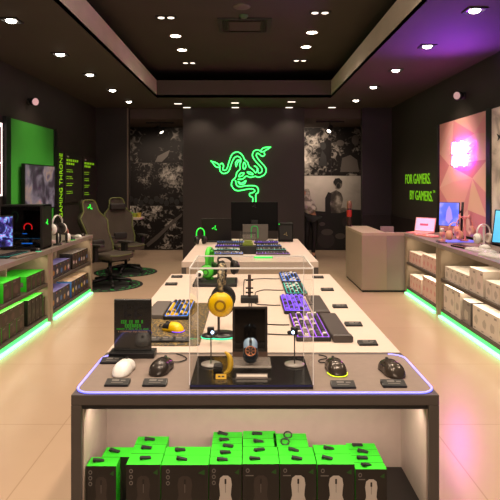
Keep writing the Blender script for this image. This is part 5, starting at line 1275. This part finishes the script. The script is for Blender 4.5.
def gaming_chair(label, loc, rot, emblem=True, pillow=False):
    """faces local -Y"""
    t = thing('gaming_chair', label, 'chair', loc, rot, 'gaming chairs')
    # backrest: half width by height
    prof = [(0, .20), (.06, .235), (.14, .25), (.24, .235), (.33, .225), (.42, .245), (.50, .265), (.555, .25), (.60, .2), (.65, .155), (.72, .145), (.78, .135), (.815, .11), (.83, .07)]
    rings = []; edgeL = []; edgeR = []
    for v, wv in prof:
        y0 = .235 + v * .36; ring = []
        wing = .05 * (1 if v < .55 else .4)
        F_ = [(-1, -wing), (-.82, -wing * .9), (-.6, 0), (-.3, .012), (0, .015), (.3, .012), (.6, 0), (.82, -wing * .9), (1, -wing)]
        for fx, fy in F_: ring.append((fx * wv, y0 + fy - .035, .47 + v))
        for fx in (1, .7, .3, -.3, -.7, -1): ring.append((fx * wv * (.97), y0 + .045 - .015 * abs(fx) ** 3, .47 + v))
        rings.append(ring); edgeL.append((-wv * 1.005, y0 - wing - .035, .47 + v)); edgeR.append((wv * 1.005, y0 - wing - .035, .47 + v))
    bm = nb(); loft(bm, rings); b = obj('backrest', bm, FAB, t)
    bm = nb(); tube(bm, edgeL + edgeR[::-1], .011, 8); obj('piping', bm, PIPE, b)
    if emblem: obj('emblem', snake_mark(Matrix.Translation((0, .443, 1.19)) @ Matrix.Rotation(R(-20), 4, 'X'), .07), EMBG, b)
    bm = nb(); box(bm, -.12, .12, .23, .32, .56, .68, .03, seg=3); obj('lumbar_cushion', bm, FABD, t)
    if pillow:
        bm = nb(); box(bm, -.15, .15, .36, .45, 1.08, 1.2, .035, seg=3); obj('head_pillow', bm, FABD, t)
    # seat
    rings = []
    for k in range(11):
        f = k / 10; y = -.27 + .53 * f; e = .88 if k in (0, 10) else 1; top = .5 - .02 * math.sin(PI * f) + (.0 if 0 < k < 10 else -.03)
        w = .255 * e
        rings.append([(-w, y, top + .02), (-w * .8, y, top + .015), (-w * .5, y, top - .01), (0, y, top - .012), (w * .5, y, top - .01), (w * .8, y, top + .015), (w, y, top + .02), (w * .98, y, .42), (w * .6, y, .405), (-w * .6, y, .405), (-w * .98, y, .42)])
    bm = nb(); loft(bm, rings); s_ = obj('seat', bm, FAB, t)
    bm = nb(); tube(bm, [(-.25, -.27, .49), (-.12, -.278, .475), (.12, -.278, .475), (.25, -.27, .49)], .006, 8); obj('piping', bm, PIPE, s_)
    for s in (-1, 1):
        bm = nb(); box(bm, s*.31 - .03, s*.31 + .03, -.05, .05, .39, .62, .008, mx=None); box(bm, min(s*.2, s*.31), max(s*.2, s*.31), -.03, .03, .385, .405); a = obj('armrest', bm, MATTE, t)
        bm = nb(); box(bm, s*.31 - .05, s*.31 + .05, -.17, .12, .62, .655, .014, seg=3); obj('arm_pad', bm, FABD, a)
    bm = nb(); box(bm, -.12, .12, -.12, .14, .36, .405, .01); obj('seat_mechanism', bm, MATTE, t)
    bm = nb(); cyl(bm, (0, 0), .028, .1, .37, 16); cyl(bm, (0, 0), .04, .07, .14, 16); obj('gas_lift', bm, BLACK, t)
    for k in range(5):
        a = 2*PI*k/5 + .3; c, s = math.cos(a), math.sin(a)
        bm = nb(); tube(bm, [(0, 0, .11), (.16*c, .16*s, .095), (.32*c, .32*s, .075)], [.034, .028, .02], 10); lg = obj('base_leg', bm, BLACK, t)
        bm = nb(); lathe(bm, [(0, -.022), (.022, -.022), (.029, -.014), (.029, .014), (.022, .022), (0, .022)], 16, mx=Matrix.Translation((.32*c, .32*s, .0295)) @ Matrix.Rotation(a, 4, 'Z') @ Matrix.Rotation(PI/2, 4, 'X')); box(bm, .32*c - .008, .32*c + .008, .32*s - .008, .32*s + .008, .03, .08); obj('caster', bm, RUBBER, lg)
    return t
c1 = (X_at(110, 8.5), 8.5, .0); c2 = (X_at(127, 9.75), 9.75, .0)
star_mat('round black mat with green print under the nearer gaming chair', (c1[0] - .05, c1[1], 0), .55)
star_mat('round black mat with green print under the farther gaming chair', (c2[0] - .02, c2[1], 0), .55)
gaming_chair('nearer gaming chair with green emblem on its headrest', (c1[0], c1[1], .007), R(58))
gaming_chair('farther gaming chair with dark neck pillow, facing the aisle', (c2[0] - .02, c2[1], .007), R(34), False, True)

# small desk behind the left pier
t = thing('wall_shelf', 'pale narrow shelf desk in front of the left mural', 'desk', (-2.72, 11.9, 0))
bm = nb(); box(bm, -.32, .46, -.25, .25, .8, .84, .004); obj('desk_top', bm, TOPW, t)
bm = nb(); box(bm, -.3, -.26, -.22, .22, 0, .8); obj('leg', bm, MATTE, t)
bm = nb(); box(bm, -.1, .0, -.1, .1, .0, .8); obj('leg', bm, MATTE, t)
for k, (x, w, h, m, lab) in enumerate([(-2.52, .1, .11, BOXBLK, 'small black box on the shelf desk by the left mural'), (-2.41, .08, .09, M('lime_box', '#9ab030', .5), 'lime green box on the shelf desk by the left mural'), (-2.32, .07, .1, M('yellow_box', '#c8b040', .5), 'yellow box on the shelf desk by the left mural')]):
    t = thing('gift_box', lab, 'box', (x, 11.85, .8405))
    bm = nb(); box(bm, -w/2, w/2, -.05, .05, 0, h * .75, .002); obj('box_body', bm, m, t)
    bm = nb(); box(bm, -w/2 - .002, w/2 + .002, -.052, .052, h * .75, h, .002); obj('box_lid', bm, m if k else GREEN, t)

# drink can and high table-free red cup in front of right mural: stands on the reception desk's far end
t = thing('drink_bottle', 'tall dark bottle with red band on far end of reception desk', 'bottle', (1.70, 9.14, .8605))
bm = nb(); lathe(bm, [(0, 0), (.04, 0), (.042, .01), (.042, .26), (.034, .31), (.03, .36), (0, .36)], 20); obj('bottle_body', bm, M('bottle_dark', '#2a1c16', .3), t)
bm = nb(); lathe(bm, [(.0428, .16), (.0428, .27)], 20); obj('bottle_label', bm, M('label_red', '#a8261a', .5), t)
bm = nb(); lathe(bm, [(.0425, .3), (.043, .36), (.036, .42), (0, .43)], 18); obj('bottle_cap', bm, M('cap_amber', '#6a4a34', .5), t)

# ================================================================== PERSON (walking behind the logo wall, leaning left)
def skin_obj(name, verts, edges, radii, m, parent=None, sub=2, root=0):
    me = bpy.data.meshes.new(name); me.from_pydata([Vector(v) for v in verts], edges, []); o = bpy.data.objects.new(name, me); COL.objects.link(o)
    me.materials.append(m); mod = o.modifiers.new('skin', 'SKIN'); mod.use_smooth_shade = True
    for i, r in enumerate(radii):
        sv = me.skin_vertices[0].data[i]; sv.radius = (r, r) if not isinstance(r, tuple) else r; sv.use_root = (i == root)
    s = o.modifiers.new('sub', 'SUBSURF'); s.levels = sub; s.render_levels = sub
    dg = bpy.context.evaluated_depsgraph_get(); dg.update()
    me2 = bpy.data.meshes.new_from_object(o.evaluated_get(dg)); o.modifiers.clear(); o.data = me2
    for p in me2.polygons: p.use_smooth = True
    if parent: o.parent = parent
    return o
# local coordinates: origin on the floor below the standing foot; person faces away (+Y), leaning to -X
V = [(0, 0, .93), (-.07, 0, 1.08), (-.17, .0, 1.24), (-.25, .0, 1.36), (-.30, .0, 1.43), (-.34, -.01, 1.5), (-.38, -.0, 1.59),
     (.03, -.0, .88), (.045, -.01, .5), (.02, .03, .1), (.025, -.07, .04),
     (-.10, .02, .88), (-.12, -.02, .5), (-.13, .1, .1), (-.13, .0, .04),
     (-.12, .05, 1.39), (-.06, .2, 1.2), (-.1, .38, 1.1), (-.12, .45, 1.08),
     (-.40, .02, 1.3), (-.46, .12, 1.06), (-.42, .28, .95), (-.40, .34, .93)]
E = [(0, 1), (1, 2), (2, 3), (3, 4), (4, 5), (5, 6), (0, 7), (7, 8), (8, 9), (9, 10), (0, 11), (11, 12), (12, 13), (13, 14), (3, 15), (15, 16), (16, 17), (17, 18), (3, 19), (19, 20), (20, 21), (21, 22)]
Rd = [.085, .09, .11, .085, .05, .075, .085, .07, .05, .035, .03, .07, .05, .035, .03, .035, .03, .022, .024, .035, .03, .022, .024]
for base in (18, 22):    # five fingers on each hand
    hx_, hy_, hz_ = V[base]
    for k in range(5):
        o1 = (hx_ + (-.03 + .015 * k), hy_ - .03, hz_ - .05) if k else (hx_ + .045, hy_ - .02, hz_ - .015)
        o2 = (o1[0], o1[1] - .005, o1[2] - .03 - .006 * (k in (2, 3))) if k else (o1[0] + .01, o1[1] - .015, o1[2] - .025)
        n = len(V); V += [o1, o2]; E += [(base, n), (n, n + 1)]; Rd += [.009, .008]
PL = (X_at(312.5, 11.5), 11.5, 0)
pe = skin_obj('person', V, E, Rd, SKIN); pe.location = PL
tag(pe, 'person in pale top and black leggings half hidden behind the centre wall', 'person')
def cloth(name, idx, rad, m, extra=0):
    mp = {v: i for i, v in enumerate(idx)}; return skin_obj(name, [V[i] for i in idx], [(mp[a], mp[b]) for a, b in E if a in mp and b in mp], rad, m, pe)
cloth('leggings', [0, 7, 8, 9, 11, 12, 13], [.14, .096, .064, .042, .096, .064, .042], M('leggings_black', '#100e0f', .7))
cloth('shirt', [0, 1, 2, 3, 15, 16, 17, 19, 20, 21], [(.175, .165), .15, .145, .125, .085, .055, .04, .06, .05, .036], ramp_mat('shirt_pale', 'noise', 12, [(.4, '#8a7e78'), (.5, '#c8bcb2'), (.62, '#ded4ca')], .8))
for i, j in ((9, 10), (13, 14)):
    a, b = Vector(V[i]), Vector(V[j])
    bm = nb(); x, y = b.x, (a.y + b.y) / 2 - .02
    loft(bm, [[(x - w, y + dy, z0) for w, z0 in ((.038*f, .0), (.042*f, .03), (.03*f, h), (-.03*f, h), (-.042*f, .03), (-.038*f, .0))] for dy, f, h in ((-.13, .6, .035), (-.09, 1, .05), (-.02, 1, .07), (.06, .95, .1), (.09, .7, .09))]); obj('shoe', bm, M('shoe_black', '#151313', .6), pe)
hc = Vector(V[6]) + Vector((0, .02, .02))
bm = nb(); lathe(bm, [(0, .1), (.05, .092), (.088, .05), (.096, 0), (.085, -.06), (.05, -.1), (0, -.11)], 20, mx=Matrix.Translation(hc)); obj('hair', bm, M('hair_dark', '#1a1210', .7), pe)

# ================================================================== EXTRA LIGHT
lamp_light((-2.1, 7.6, ZS - .05), 20, R(70), .9, .05, target=(-3.05, 7.7, 1.9))  # added spot brightening the green panel, no fitting of its own
for y, e in ((7.5, 45), (5.9, 34)): lamp_light((2.0, y, ZS - .05), e, R(70), .9, .05, target=(2.9, y, 1.75))  # added spots brightening the pink and marble panels
# added violet spot standing in for the neon sign's glow on the right soffit
def area(loc, tgt, sx, sy, e, col):
    l = bpy.data.lights.new('glow_light', 'AREA'); l.shape = 'RECTANGLE'; l.size = sx; l.size_y = sy; l.energy = e; l.color = col
    o = bpy.data.objects.new('glow_light', l); COL.objects.link(o); o.location = loc; o.rotation_euler = (Vector(tgt) - Vector(loc)).to_track_quat('-Z', 'Y').to_euler(); return o
l = bpy.data.lights.new('neon_glow_fill', 'SPOT'); l.energy = 85; l.color = (.36, .05, 1); l.spot_size = R(130); l.spot_blend = 1; l.shadow_soft_size = .2
o = bpy.data.objects.new('neon_glow_fill', l); COL.objects.link(o); o.location = (2.45, 6.4, 2.45); o.rotation_euler = (Vector((2.2, 6.0, 3.1)) - Vector(o.location)).to_track_quat('-Z', 'Y').to_euler()
for y in (1.2, 3.0):  # unseen point lights added to brighten the coffer lips
    l = bpy.data.lights.new('coffer_lip_fill', 'POINT'); l.energy = 34; l.color = (1, .84, .7); l.shadow_soft_size = .1
    o = bpy.data.objects.new('coffer_lip_fill', l); COL.objects.link(o); o.location = (0, y, 3.33)
w = bpy.data.worlds.new('world'); w.use_nodes = True; w.node_tree.nodes['Background'].inputs[0].default_value = (1, .8, .62, 1); w.node_tree.nodes['Background'].inputs[1].default_value = .0; sc.world = w
# soft bounce from the part of the shop behind the camera
area((0, -1.6, 2.9), (0, 2.2, .8), 3.0, .8, 60, (1, .8, .62))
sc.view_settings.view_transform = 'Standard'; sc.view_settings.look = 'None'; sc.view_settings.exposure = 0.5
sc.cycles.transparent_max_bounces = 24
for o in list(COL.objects):
    if o.type == 'EMPTY' and not o.children: COL.objects.unlink(o)
